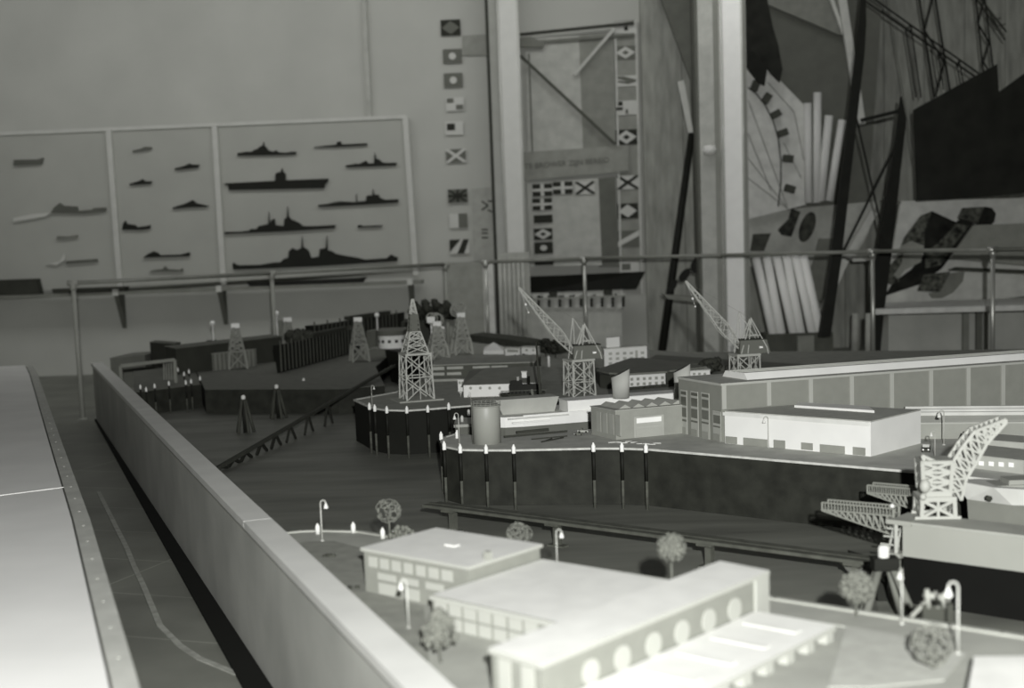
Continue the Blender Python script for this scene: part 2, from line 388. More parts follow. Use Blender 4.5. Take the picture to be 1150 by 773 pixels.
# ---------------------------------------------------------------- trees
def wire_tree(name, bpx, ctr, rpx, label, kind='wire', group='trees on the near shore'):
    b = P(*bpx, Z); dep = math.hypot(b.x, b.y); zc_ = zt(ctr[0], ctr[1], b); r = rpx/F*dep*1.02
    rt = root(name, b, label, 'tree', group)
    g = G(); top = Vector((b.x, b.y, zc_-r*.3)); g.tube(b, top, .0032, .0018, 7)
    if kind == 'shrub': g.tube(b, top, .003, n=6)
    else:
        for i in range(5):
            a_ = random.uniform(0, 6.28); g.tube(top-Vector((0,0,r*.5)), top+Vector((math.cos(a_)*r*.5, math.sin(a_)*r*.5, r*.5)), .0015, .0008, 5)
    g.build('trunk', trunkm, rt)
    g = G(); cc = Vector((b.x, b.y, zc_))
    if kind == 'wire':
        for i in range(34):
            zz = 1-2*(i+.5)/34; ph = i*2.399963; s_ = math.sqrt(1-zz*zz); n_ = Vector((s_*math.cos(ph), s_*math.sin(ph), zz))
            n_ = (n_+Vector((random.uniform(-.2,.2),)*3)).normalized()
            g.ring(cc+n_*r*.88, n_+Vector((random.uniform(-.4,.4), random.uniform(-.4,.4), random.uniform(-.4,.4))), r*random.uniform(.2,.34), r*.035, 9)
        mt = wirem
    elif kind == 'cone':
        for i in range(150):
            t = random.random(); zz = (-.9+1.9*t); rr = r*.95*math.sin(min(1, (1-t)*1.25+.02)*1.9)*.98; a_ = random.uniform(0, 6.28); q_ = rr*math.sqrt(random.uniform(.3, 1))
            g.ball(cc+Vector((q_*math.cos(a_), q_*math.sin(a_), zz*r)), r*.17, 6, jit=.3)
        g.ball(cc-Vector((0,0,r*.1)), r*.7, 12, jit=.1, sq=(1,1,1.1)); mt = foliage
    else:
        for i in range(170):
            zz = random.uniform(-1, 1); ph = random.uniform(0, 6.28); s_ = math.sqrt(1-zz*zz)
            g.ball(cc+Vector((s_*math.cos(ph), s_*math.sin(ph), zz))*r*random.uniform(.72, .9), r*.16, 6, jit=.35)
        g.ball(cc, r*.78, 12, jit=.08); mt = foliage
    g.build('crown', mt, rt)
    return rt
wire_tree('model_tree', (438,604), (441,573.5), 14.5, 'openwork wire-ball tree behind the two-storey school wing, beside the white bollards')
b = P(452, 608, Z)
g = G()
for i in range(60):
    a_ = random.uniform(0, 6.28); q_ = .036*math.sqrt(random.random()); g.ball((b.x+q_*math.cos(a_), b.y+q_*.6*math.sin(a_), Z+.006+random.random()*.055*(1-q_/.05)), .0085, 6, jit=.4)
one('model_bush', g, foliage, 'low brownish bush at the foot of the wire-ball tree', 'bush')
wire_tree('model_tree', (584,626), (584,600), 14, 'wire tree showing only its top above the flat roof of the two-storey wing')
wire_tree('model_tree', (755,668), (757,615.5), 17, 'round pale tree rising behind the notch between the school roofs', 'ball')
wire_tree('model_tree', (962,692), (955,660), 19, 'round speckled tree at the shore edge beside the splayed dark trestle', 'ball')
wire_tree('model_tree', (1047,752), (1053,725), 23, 'largest blurred round tree between the canopy and the curved street lamp', 'wire')
wire_tree('model_tree', (495,745), (494,705), 20.5, 'pear-shaped bushy tree in front of the long window rows of the school', 'cone')
for (px, py, s_, lb) in ((370,626,.011,'small dark tuft on the lawn by the parapet'), (397,662,.009,'dark tuft against the parapet beside the school corner')):
    b = P(px, py, Z); g = G()
    for i in range(14): g.ball((b.x+random.uniform(-1,1)*s_*1.5, b.y+random.uniform(-1,1)*s_, Z+.004), s_*.45, 6, jit=.4)
    one('dark_tuft', g, dfol, lb, 'plant')  # low clusters of dark balls form small dark patches on the ground

# ---------------------------------------------------------------- street lamps
lampm = M('lamp enamel', .6, .5, .04); lpole = M('lamp pole', .42, .5, .05)
def mklamp(h=.125, reach=.016):
    rt = root('street_lamp', (0, 0, 0), '', 'street lamp', 'street lamps of the harbour model'); s_ = h/.125
    g = G(); pts = [Vector((0,0,0)), Vector((0,0,h-reach*.55))]
    for i in range(1, 9):
        t = math.pi*i/8; pts.append(Vector((reach/2-reach/2*math.cos(t), 0, h-reach*.55+reach*.55*math.sin(t))))
    g.path(pts, .0018, 8); g.lathe([(.006,0),(.005,.003),(.002,.004)], n=12); g.build('pole', lpole, rt)
    x = reach; z = h-reach*.55
    g = G(); g.lathe([(.0015, z+.002), (.0025, z-.003), (.0048, z-.008), (.0072, z-.014), (.0074, z-.0165)], (x, 0, 0), 14); g.build('lamp_shade', lampm, rt)
    return rt
proto = mklamp()
lamps = [((362,608),562,1,'curved street lamp on the curb between the two white bollards nearest the parapet'),
 ((459,706),651,-1,'street lamp standing right in front of the two-storey school facade'),
 ((626,641),595,1,'street lamp behind the long low school roof, near the jetty leg'),
 ((1076,735),654,-1,'tall blurred street lamp beside the largest round tree'),
 ((1013,701),640,0,'thin pale lamp post seen edge-on beside the dark trestle'),
 ((418,455.5),433,1,'street lamp on the rounded corner of the crane quay by the lattice tower'),
 ((529,455),441,-1,'small street lamp before the white shed with round windows'),
 ((516,499),464,-1,'street lamp on the front quay tip beside the round tank'),
 ((863,503),468,-1,'slender street lamp silhouetted against the long white building'),
 ((1060,500),461,-1,'street lamp against the grey wall beyond the white building'),
 ((1050,514),484,-1,'street lamp next to the small parked car')]
for i, ((px, py), ty, sd, lb) in enumerate(lamps):
    b = P(px, py, Z); s_ = (zt(px, ty, b)-Z)/.125
    rz = {1: .15, -1: math.pi-.25, 0: 1.5}[sd]
    if i == 0: r_ = proto; r_.location = b; r_.rotation_euler = (0, 0, rz); r_.scale = (s_,)*3; r_['label'] = lb
    else: dup(proto, b, lb, rz, scale=s_)

# ---------------------------------------------------------------- fender piles and bollards
def mkpile():
    rt = root('fender_pile', (0, 0, 0), '', 'fender pile', 'white-capped fender piles along the quays')
    g = G(); g.tube((0,0,.0), (0,0,.12), .0065, n=10, m=0); g.tube((0,0,.12), (0,0,.242), .0072, n=10, m=1); g.build('pile', [M('weathered pile', .08, .8, .3, 30), black], rt)
    g = G(); g.lathe([(.0085, .240), (.0088, .244), (.0088, .266), (.006, .271), (.0035, .276), (.0035, .279)], n=12); g.build('cap', M('white pile cap', .8, .6, .05), rt)
    return rt
pile = mkpile(); first = True
tip = 'white-capped fender pile '
fp = [((495.5,494),'at the very tip of the front quay, the one set furthest back'),((499,505),'rounding the tip of the front quay below the double lamp'),((517,508.5),'on the front quay below the lamp, left beside the tank'),
 ((546,509),'standing just before the round tank'),((577,509),'just past the round tank on the front quay'),((666.5,507),'on the front quay before the grey shed, start of the trio'),
 ((698.5,507),'middle one of the trio before the grey shed'),((725.5,508),'last of the trio before the grey shed'),
 ((513.5,492),'on the back edge of the front quay tip behind the lamp')]
fp2 = [((415,460),'outermost on the rounded corner of the crane quay'),((421,462),'second on the rounded corner of the crane quay'),((434.5,464),'below the street lamp on the crane quay'),
 ((457,464),'before the near foot of the lattice tower'),((480.5,463),'before the far foot of the lattice tower'),((504,460),'at the dock mouth end of the crane quay')]
def put(px, py, lb, sc_=1., z=.2, dd=.0):
    global first
    b = P(px, py, Z); k = (b.length and 1-dd/math.hypot(b.x, b.y)); b = Vector((b.x*k, b.y*k, z))
    if first: first = False; pile.location = b; pile['label'] = lb; pile.scale = (sc_,)*3; return pile
    return dup(pile, b, lb, scale=sc_)
for (px, py), lb in fp+fp2: put(px, py, tip+lb.replace('left beside', 'beside'), dd=.012)
# round white bollards on the near shore
bp = None
for (px, py), lb in (((357,600),'white bollard nearest the parapet on the curved shore edge'), ((397,598.5),'white bollard midway along the curved shore edge'), ((430,605),'white bollard beside the low brown bush on the shore edge')):
    b = P(px, py, Z)
    if bp is None:
        bp = root('bollard', b, lb, 'bollard', 'white bollards on the shore edge')
        g = G(); g.lathe([(.0075, 0), (.0075, .024), (.005, .029), (.003, .031), (.003, .034)], b, 12); g.build('post', lampm, bp)
    else: dup(bp, b, lb)
# dock gate between the quays
a = P(511, 477, .40); b = P(532, 476, .40)
dg = root('dock_gate', Vector((a.x, a.y, .2)), 'small dock gate slab with pale top between the tank and the crane quay', 'dock gate')
g = G(); g.hexa([(a.x, a.y, .2), (b.x+.05, b.y, .2), (b.x+.05, b.y+.07, .2), (a.x, a.y+.07, .2), (a.x, a.y, .385), (b.x+.05, b.y, .385), (b.x+.05, b.y+.07, .385), (a.x, a.y+.07, .385)]); g.build('gate_wall', dgrey, dg)
g = G(); g.hexa([(a.x-.006, a.y-.006, .385), (b.x+.056, b.y-.006, .385), (b.x+.056, b.y+.26, .385), (a.x-.006, a.y+.26, .385), (a.x-.006, a.y-.006, .40), (b.x+.056, b.y-.006, .40), (b.x+.056, b.y+.26, .40), (a.x-.006, a.y+.26, .40)]); g.build('gate_deck', lgrey, dg)
for px, py, lb in ((519,474,'white bollard on the dock gate slab, nearer one'), (526.5,467,'white bollard further back on the dock gate slab')):
    b = P(px, py, .40); g = G(); g.lathe([(.008, 0), (.008, .026), (.005, .031), (.003, .034)], b, 12); one('bollard', g, lampm, lb, 'bollard')

# ---------------------------------------------------------------- low jetty in front of the front quay
def jetty(name, p0, p1, wid, zt_, posts, label, mat, thick=.011, splay=0., z0=.2):
    rt = root(name, Vector((p0.x, p0.y, z0)), label, 'jetty')
    d = Vector((p1.x-p0.x, p1.y-p0.y, 0)); L = d.length; d.normalize(); n_ = Vector((-d.y, d.x, 0)); n_ = n_ if n_.y > 0 else -n_
    a_, b_ = Vector((p0.x, p0.y, 0)), Vector((p1.x, p1.y, 0))
    g = G(); q_ = [a_+n_*.0, b_, b_+n_*wid, a_+n_*wid+d*.02]
    g.prism(q_, zt_-thick, zt_); g.build('deck', mat, rt)
    g = G(); g.hexa([(p.x, p.y, zt_) for p in (a_+n_*wid*.42, b_+n_*wid*.42, b_+n_*wid*.58, a_+n_*wid*.58)]+[(p.x, p.y, zt_+.002) for p in (a_+n_*wid*.42, b_+n_*wid*.42, b_+n_*wid*.58, a_+n_*wid*.58)]); g.build('centre_rail', mat, rt)
    for s_ in posts:
        c_ = a_+d*s_*L+n_*wid*.5
        if splay:
            for sg in (-1, 1):
                g = G(); g.bar(Vector((c_.x, c_.y, zt_-thick))+n_*sg*wid*.3, Vector((c_.x, c_.y, z0))+n_*sg*(wid*.5+splay)+d*sg*splay*.4, .014); g.build('leg', mat, rt)
        else:
            g = G(); g.box((c_.x, c_.y, (z0+.004+zt_-thick)/2), (.024, .024, zt_-thick-z0-.004), 0, math.atan2(d.y, d.x)); g.box((c_.x, c_.y, z0+.005), (.075, .035, .008), 0, math.atan2(d.y, d.x))
            g.build('leg', mat, rt)
            g = G(); g.box((c_.x, c_.y, zt_-thick-.005), (.06, wid*.9, .010), 0, math.atan2(d.y, d.x)); g.build('crossbeam', mat, rt)
    return rt
jm = M('dark jetty timber', .075, .7, .25, 20, stretch=(1, 1, 1))
j0 = P(474, 567, .305); j1 = P(985, 633, .305)
dj = Vector((j1.x-j0.x, j1.y-j0.y, 0)); 
def frac(px, a_, b_):
    best = min((abs((lambda v: CX+F*v.dot(RT)/v.dot(FW))(a_.lerp(b_, t/400)-EYE)-px), t) for t in range(401)); return best[1]/400
jetty('jetty', j0, j1, .085, .305, [frac(500, j0, j1), frac(617.5, j0, j1), frac(790, j0, j1), frac(955, j0, j1)], 'long dark timber jetty on square legs between the school and front quay', jm)
k0 = P(240, 534, .2); k1 = P(446, 446, .2); om = M('old jetty timber', .05, .8, .2, 20)
rt = root('gangway', k0, 'narrow far gangway on splayed leg pairs climbing across the dark water', 'gangway')
d_ = (k1-k0); dn = d_.normalized(); nn = Vector((-dn.y, dn.x, 0)); nn = nn if nn.y > 0 else -nn
def kz(t): return .222+(.44-.222)*t
q_ = [k0, k1, k1+nn*.032, k0+nn*.032]; zz_ = [kz(0), kz(1), kz(1), kz(0)]
g = G(); g.hexa([(p.x, p.y, z-.012) for p, z in zip(q_, zz_)]+[(p.x, p.y, z) for p, z in zip(q_, zz_)]); g.build('deck', om, rt)
g = G(); g.bar((k0.x, k0.y, kz(0)+.003), (k1.x, k1.y, kz(1)+.003), .007); g.build('kerb_beam', om, rt)
for px in (252, 266, 280, 297, 313, 330, 350, 372):
    t = frac(px, k0, k1); c_ = k0+d_*t
    for sg in (-1, 1):
        g = G(); top = c_+nn*.016+dn*sg*.008; ft_ = c_+nn*.016+dn*sg*.075; g.bar((top.x, top.y, kz(t)-.012), (ft_.x, ft_.y, .204), .014); g.build('leg', M('gangway leg', .02), rt)

# dolphins
def mkdol(px, pyt, pyb, lb):
    b = P(px, pyb-3, .2); ht = zt(px, pyt+4, b)-.2
    rt = root('mooring_dolphin', b, lb, 'mooring dolphin', 'dark mooring dolphins')
    for i in range(5):
        a_ = 2*math.pi*i/5+.3; g = G(); g.tube((b.x+.055*math.cos(a_), b.y+.055*math.sin(a_), .2), (b.x+.012*math.cos(a_), b.y+.012*math.sin(a_), .2+ht*.94), .010, .008, 8); g.build('leg', M('tarred timber', .06, .8, .2), rt)
    g = G(); g.tube((b.x, b.y, .2), (b.x, b.y, .2+ht*.93), .012); g.build('centre_pile', black, rt)
    g = G(); g.lathe([(.013, .2+ht*.93), (.014, .2+ht*.97), (.013, .2+ht*1.03), (.006, .2+ht*1.06)], (b.x, b.y, 0), 12); g.build('cap', lampm, rt)
mkdol(275.5, 442, 489, 'dark splayed mooring dolphin with white cap, the nearer of the two')
mkdol(312.5, 430, 473, 'dark splayed mooring dolphin with white cap, the one further off')
b0 = P(333, 428, zc-.01); b1 = P(354, 427, zc-.01)
g = G(); g.hexa([(b0.x, b0.y-.14, .2), (b1.x, b1.y-.14, .2), (b1.x, b1.y+.02, .2), (b0.x, b0.y+.02, .2)]+[(b0.x, b0.y-.14, .35), (b1.x, b1.y-.14, .35), (b1.x, b1.y+.02, .35), (b0.x, b0.y+.02, .35)])
fr = root('landing_stage', Vector((b0.x, b0.y, .2)), 'square black landing stage with a white-capped post on the far quay', 'landing stage')
g.build('stage', black, fr)
g = G(); g.lathe([(.010, .35), (.011, .375), (.006, .39)], ((b0.x+b1.x)/2, b0.y-.1, 0), 10); g.build('cap', lampm, fr)

# ---------------------------------------------------------------- round tank
c_ = P(547, 499.5, Z); c_.y += .045; c_.x += .0
tk = root('storage_tank', c_, 'pale cylindrical storage tank on the rounded tip of the front quay', 'tank')
tm = M('tank grey', .32, .45, .05, 6)
g = G(); g.lathe([(.0625, 0), (.0625, .165), (.0615, .167)], c_, 48); g.build('shell', tm, tk)
g = G(); g.lathe([(.0635, .165), (.0665, .166), (.0665, .170), (.062, .171), (.02, .176), (.002, .177)], c_, 48); roo = g.build('lid', M('tank lid', .3), tk)
g = G()
for zz in (.176, .184):
    g.ring(c_+Vector((0,0,zz)), (0,0,1), .0655, .0011, 40)
for i in range(20):
    a_ = 2*math.pi*i/20; g.tube(c_+Vector((.0655*math.cos(a_), .0655*math.sin(a_), .17)), c_+Vector((.0655*math.cos(a_), .0655*math.sin(a_), .184)), .0009, n=5)
g.build('railing', M('railing wire', .3), roo)
g = G()
for sx in (-.006, .006): g.tube(c_+Vector((-.064, -.018+sx, 0)), c_+Vector((-.064, -.018+sx, .175)), .001, n=5)
for i in range(14): g.tube(c_+Vector((-.064, -.024, .01+i*.012)), c_+Vector((-.064, -.012, .01+i*.012)), .0008, n=5)
g.build('ladder', M('ladder wire', .15), tk)
# spars lying about on the front quay
for i, (p, q_, w, lb) in enumerate((((566,490.8),(637,484.5),.009,'longest dark spar lying along the dock edge past the tank'), ((580,488.5),(616,485),.013,'thick dark spar on top of the long one by the dock edge'),
   ((597,493.5),(637,489.8),.005,'thin dark rod on the quay paving, straight one'), ((608,496.5),(633,491.5),.005,'thin dark rod slanting on the quay paving'), ((612,495.5),(620,492.5),.004,'shortest dark rod bridging the two thin ones'))):
    a = P(*p, Z+w/2+.001); b = P(*q_, Z+w/2+.001)
    if i == 1: a.z += .010; b.z += .010
    g = G(); g.bar(a, b, w); one('timber_spar', g, vdark, lb, 'spar', 'dark spars on the front quay')
g0 = None
for i in range(9):
    px = 683+i*6.3; py = 496.5+random.uniform(-1, 2)+(i*.3); a = P(px, py, Z+.003); an = random.uniform(-.5, .5)
    b = a+Vector((math.cos(an), math.sin(an), 0))*.035
    g = G(); g.tube(a, b, .0022, n=6)
    one('pale_rod', g, M('pale rod', .6), ('short pale rod scattered on the kerb below the grey shed',)[0], 'rod', 'pale rods scattered below the grey shed')

# ---------------------------------------------------------------- grey shed with saw-tooth roof
gw = M('grey shed card', .28, .8, .06, 20); gr2 = M('shed roof', .34, .85, .08, 20)
sA = Vector((.451, 5.826, 0)); sB = Vector((.80, 5.955, 0)); sD = Vector((-.096, .188, 0))
sh = root('shed', (sA.x, sA.y, Z), 'grey shed with a white door and saw-tooth rooflights', 'building')
sh_h = .571
block(sh, sA, sB, sD, Z, sh_h, gw, gr2, over=.003, rt_th=.004)
L = (sB-sA).length; e = (sB-sA).normalized()
d_ = pplate(sh, 'door_surround', sA, sB, (712,492), (745,465.5), M('pale surround', .38), out=.003)
dd = pplate(sh, 'door', sA, sB, (714,491), (743,479.5), lgrey, out=.005)
pplate(sh, 'door_panel', sA, sB, (714.5,475.5), (742,467.5), white, out=.006)
pplate(sh, 'door_panel', sA, sB, (714.5,478.5), (742,476), M('panel band', .3), out=.0055)
for i in range(5):
    u = .035+i*.066; p = sA+e*u+sD.normalized()*.03; w_ = e*.032
    g = G(); t_ = p+w_*.5+Vector((0,0,0)); back = sD*.78
    a, b, m_ = Vector((p.x, p.y, sh_h)), Vector((p.x+w_.x*1.9, p.y+w_.y*1.9, sh_h)), Vector((p.x+w_.x*.95, p.y+w_.y*.95, sh_h+.017))
    g.add([a, b, m_, a+back, b+back, m_+back], [(0,1,2),(5,4,3)], 1); g.add([a, b, m_, a+back, b+back, m_+back], [(0,2,5,3),(1,4,5,2),(0,3,4,1)], 0)
    g.build('rooflight', [gr2, lgrey], sh)
for i in range(4): # slatted vents on the short side
    plate(sh, 'vent', sA+sD, sA, (.05+i*.055, Z+.02), (.085+i*.055, sh_h-.02), M('vent card', .32))

# ---------------------------------------------------------------- the big workshop
bw = M('workshop wall', .22, .8, .05, 20); bt = M('workshop trim', .37, .7, .05); br_ = M('workshop roof', .42, .85, .08, 20)
bh = .693
A = Vector((.889, 5.64, 0)); Bd = Vector((1.348, .412, 0)).normalized(); B = A+Bd*1.75; Cn = Vector((.757, 5.955, 0)); D = (Cn-A)
D = D.normalized()*.36
wk = root('workshop_hall', A+Vector((0,0,Z)), 'tall grey workshop hall with white pilasters and four-bay glazed gable', 'building')
block(wk, A, B, D, Z, bh, bw, br_, over=.003, rt_th=.010, fascia=bt)
for px in (812.5, 863, 910, 956, 1001, 1045, 1087, 1126):
    u, _ = UV(px, 440, A, B); plate(wk, 'pilaster', A, B, (max(0, u-.010), .583 if px < 905 else Z), (u+.010, bh-.008), bt, out=.006)
CnV = A+D; LG = D.length
# glazed bays on the gable
for x0, x1_, yt, yb in ((764.5,772.5,437.5,489),(776,785,439,491.5),(788,797.5,440.5,494),(801,810.5,461,496.5)):
    pplate(wk, 'window_bay', CnV, A, (x0, yt), (x1_, yb), bt, out=.003)
    y0 = yt+1; bot = yb-11
    hs_ = [y0, y0+6, y0+18, y0+31, y0+36] if yt < 450 else [y0, y0+3, y0+15, y0+19.5]
    for ya, yb2 in zip(hs_, hs_[1:]):
        if yb2 < yb-6: pplate(wk, 'pane', CnV, A, (x0+1, ya+.7), (x1_-1, yb2-.7), M('dark glazing', .11, .3), out=.0045)
    pplate(wk, 'door', CnV, A, (x0+1, yb-10), (x1_-1, yb), M('bay door', .27), out=.005)
# long ridge rooflight
ra = P(838, 413, bh); rb = P(1080, 403, bh)
aa = A+Bd*.16+D.normalized()*.06; bb = A+Bd*1.70+D.normalized()*.06; wd = D.normalized()*.20
g = G(); g.hexa([(p.x, p.y, bh) for p in (aa, bb, bb+wd, aa+wd)]+[(p.x, p.y, bh+.028) for p in (aa+wd*.12, bb+wd*.12, bb+wd*.88, aa+wd*.88)])
rl = g.build('ridge_rooflight', M('rooflight card', .7, .7, .04), wk)
for k_ in (.3, .5, .7):
    g = G(); a_, b_ = aa+wd*k_, bb+wd*k_; g.bar((a_.x, a_.y, bh+.029), (b_.x, b_.y, bh+.029), .004); g.build('glazing_bar', bt, rl)
# ---------------------------------------------------------------- long white building
A = Vector((.897, 5.612, 0)); B = Vector((1.391, 5.148, 0)); D = Vector((.281, .278, 0))
WB = root('warehouse', A+Vector((0,0,Z)), 'long white warehouse with grey loading doors along its foot', 'building')
wpol = [A, B, B+D, Vector((1.275, 5.740, 0)), Vector((.903, 5.632, 0))]
g = G(); g.prism(wpol, Z, .575); g.build('walls', M('warehouse white', .72, .6, .04), WB)
g = G(); g.prism(wpol, .575, .580); g.build('roof', M('warehouse roof', .38, .85, .1, 30), WB)
for x0, x1_, yt, yb in ((815,828,490,499),(835,862,491.5,503),(869,882,494,504),(900,913,497,506),(870-37+67,870+12.3,0,0)):
    if yt: pplate(WB, 'loading_door', A, B, (x0, yt), (x1_, yb), M('loading door', .24), out=.003)
for x0, x1_, yt, yb in ((900,913.5,497,507.5),(921,949,499,510.5),(958,972,502,512)):
    if x0 != 900: pplate(WB, 'loading_door', A, B, (x0, yt), (x1_, yb), M('loading door', .24), out=.003)
pplate(WB, 'fascia_band', A, B, (812,463), (977,479), M('fascia shade', .62), out=.003)
aa = [P(892,456.5,.585), P(896,453,.585), P(975,457.5,.585), P(982,462.5,.585)]
g = G(); g.ext([Vector((p.x, p.y, .58)) for p in aa], (0, 0, .010)); g.build('rooflight', M('rooflight card', .52), WB)

# ---------------------------------------------------------------- gabled sheds beyond the white building
A = P(1030, 499, Z); A.z = 0; ed = Vector((.95, -.12, 0)).normalized()
A = Vector((1.60, 5.56, 0)); B = Vector((2.9, 5.28, 0)); D = Vector((.08, .28, 0))
z1 = zt(1045, 475.5, A.lerp(B, .1))
gs_ = root('gabled_sheds', A+Vector((0,0,Z)), 'grey shed row with parallel ridged roofs behind the white crane', 'building')
gs_.name = 'gabled_shed'; ORG['gabled_shed'] = ORG.pop('gabled_sheds')
g = G(); g.prism([A, B, B+D, A+D], Z, z1); g.build('walls', M('gable shed wall', .28), gs_)
g = G(); e_ = (B-A).normalized(); g.bar(Vector((A.x, A.y, z1)), Vector((B.x, B.y, z1)), .007); g.build('eaves_trim', bt, gs_)
for k_ in range(3):
    f0, f1 = k_/3, (k_+1)/3
    a_, b_ = A+D*f0, B+D*f0; c2, d2 = B+D*f1, A+D*f1; m0, m1 = A+D*(f0+f1)/2, B+D*(f0+f1)/2
    g = G(); hz = z1+.030
    g.add([(a_.x,a_.y,z1),(b_.x,b_.y,z1),(c2.x,c2.y,z1),(d2.x,d2.y,z1),(m0.x+.05,m0.y,hz),(m1.x-.02,m1.y,hz)], [(3,2,1,0),(0,1,5,4),(1,2,5),(2,3,4,5),(3,0,4)])
    rf_ = g.build('ridged_roof', M('ridged roof card', .36, .8, .05), gs_)
    g = G(); g.bar((m0.x+.05, m0.y, hz), (m1.x-.02, m1.y, hz), .018); g.build('ridge_glazing', M('ridge glazing', .55), rf_)
# low building with square windows at the frame edge
A = P(1076, 524, Z); B = P(1150, 533, Z); D = Vector((.1, .22, 0))
lw = root('office_building', A, 'low grey building with a row of bright square windows near the quay edge', 'building')
z1 = zt(1090, 509, A); block(lw, A, B, D, Z, z1, M('office wall grey', .36), gr2, over=.002, rt_th=.004)
for i in range(6):
    pplate(lw, 'window', A.copy(), B.copy(), (1077+i*11.2, 516+i*.6+.5), (1082.5+i*11.2, 521.5+i*.6+.5), white)
A = P(1080, 508, Z); B = P(1150, 514, Z); D = Vector((.06, .16, 0))
lw = root('office_building', A, 'plain grey flat-roofed block behind the building with bright square windows', 'building')
block(lw, A, B, D, Z, zt(1090, 492, A), M('office wall grey', .36), lgrey, over=.002, rt_th=.006)

# ---------------------------------------------------------------- cars
def car(px, py, rz, label, body, L=.045, truck=False):
    b = P(px, py, Z); R = Matrix.Rotation(rz, 3, 'Z'); rt = root('model_car', b, label, 'car')
    def T(x, y, z): return b+R@Vector((x, y, z))
    w = .2*L
    g = G(); pr_ = [(-L/2,L*.06),(-L/2,L*.2),(-L*.42,L*.24),(L*.18,L*.24),(L*.45,L*.21),(L/2,L*.15),(L/2,L*.06)]
    n_ = len(pr_); g.add([T(x, -w, z) for x, z in pr_]+[T(x, w, z) for x, z in pr_], [tuple(range(n_)), tuple(range(n_, 2*n_))]+[(i, (i+1)%n_, n_+(i+1)%n_, n_+i) for i in range(n_)]); g.build('body', body, rt)
    g = G(); pr_ = [(-L*.32,L*.24),(-L*.24,L*.37),(L*.04,L*.37),(L*.17,L*.24)]; n_ = 4
    if truck: pr_ = [(L*.05,L*.24),(L*.05,L*.4),(L*.2,L*.4),(L*.24,L*.24)]
    g.add([T(x, -w*.85, z) for x, z in pr_]+[T(x, w*.85, z) for x, z in pr_], [tuple(range(n_)), tuple(range(n_, 2*n_))]+[(i, (i+1)%n_, n_+(i+1)%n_, n_+i) for i in range(n_)]); g.build('cabin', pale if not truck else dgrey, rt)
    for sx in (-.3, .32):
        for sy in (-1, 1):
            g = G(); g.tube(T(L*sx, sy*w*.75, L*.09), T(L*sx, sy*w*1.1, L*.09), L*.09, n=12); g.build('wheel', black, rt)
    for sy in (-1, 1): g = G(); g.ball(T(L*.49, sy*w*.65, L*.16), L*.05, 8); g.build('headlight', white, rt)
car(1040, 507, -1.9, 'small dark parked car with bright headlights beside the street lamp', vdark, .075)
car(655, 486, -.25+math.pi, 'tiny pale open lorry parked at the end of the grey shed', lgrey, .05, True)
car(650, 489, -.1+math.pi, 'tiny dark open car just before the pale lorry', dgrey, .04, True)
# ---------------------------------------------------------------- lattice helpers
def latt(g, c, s0, s1, z0, z1, rot, w, lev=2, bw=None, x=True):
    """square lattice stage: four legs, ring beams and X braces; c = centre (x, y)"""
    bw = bw or w*.7; cs = []
    for k in range(lev+1):
        t = k/lev; s_ = (s0+(s1-s0)*t)/2; z = z0+(z1-z0)*t; ring = []
        for i in range(4):
            a_ = rot+math.pi/4+i*math.pi/2; ring.append(Vector((c[0]+s_*1.4142*math.cos(a_), c[1]+s_*1.4142*math.sin(a_), z)))
        cs.append(ring)
    for i in range(4): g.bar(cs[0][i], cs[-1][i], w)
    for k in range(lev+1):
        if k == 0 and not x: continue
        for i in range(4):
            if k > 0: g.bar(cs[k][i], cs[k][(i+1) % 4], bw)
    for k in range(lev):
        for i in range(4):
            j = (i+1) % 4
            g.bar(cs[k][i], cs[k+1][j], bw); g.bar(cs[k][j], cs[k+1][i], bw)
    return cs

# tall lattice tower on the crane quay
nc = P(457.5, 452, Z); rot = math.radians(19.5); s_ = .158
cen = nc+Vector((math.cos(rot)*s_/2-math.sin(rot)*s_/2, math.sin(rot)*s_/2+math.cos(rot)*s_/2, 0))
def tz(py): return zt(466, py, cen)
tw = root('lattice_tower', cen, 'tall pale lattice tower with a dark collar on the rounded crane quay', 'tower')
g = G(); g.box((cen.x, cen.y, Z+.004), (.26, .21, .008), 0, rot); g.build('foundation_slab', M('slab card', .32), tw)
zA, zB, zC, zD = tz(397), tz(372.5), tz(353), tz(336)
g = G(); latt(g, cen, s_*1.02, s_*.92, Z+.008, zA-.004, rot, .0075, 2, .0055)
for i in range(4):   # extra mid braces
    a_ = rot+i*math.pi/2; p = Vector((cen.x+s_*.5*math.cos(a_), cen.y+s_*.5*math.sin(a_), 0))
    g.bar(Vector((p.x, p.y, Z+.010)), Vector((p.x, p.y, zA-.01)), .0045)
g.build('lower_stage', lat, tw)
g = G(); g.box((cen.x, cen.y, zA), (s_*.98, s_*.98, .010), 0, rot); g.build('platform', lat, tw)
g = G(); latt(g, cen, s_*.80, s_*.38, zA+.005, zB, rot, .0065, 3, .005); g.build('middle_stage', lat, tw)
g = G(); latt(g, cen, s_*.37, s_*.27, zB, zC, rot, .005, 4, .0045); g.box((cen.x, cen.y, (zB+zC)/2), (s_*.24, s_*.24, (zC-zB)*.95), 0, rot); g.build('collar', M('tower collar', .13), tw)
g = G(); latt(g, cen, s_*.24, s_*.07, zC, zD, rot, .004, 3, .003); g.build('tip', lat, tw)

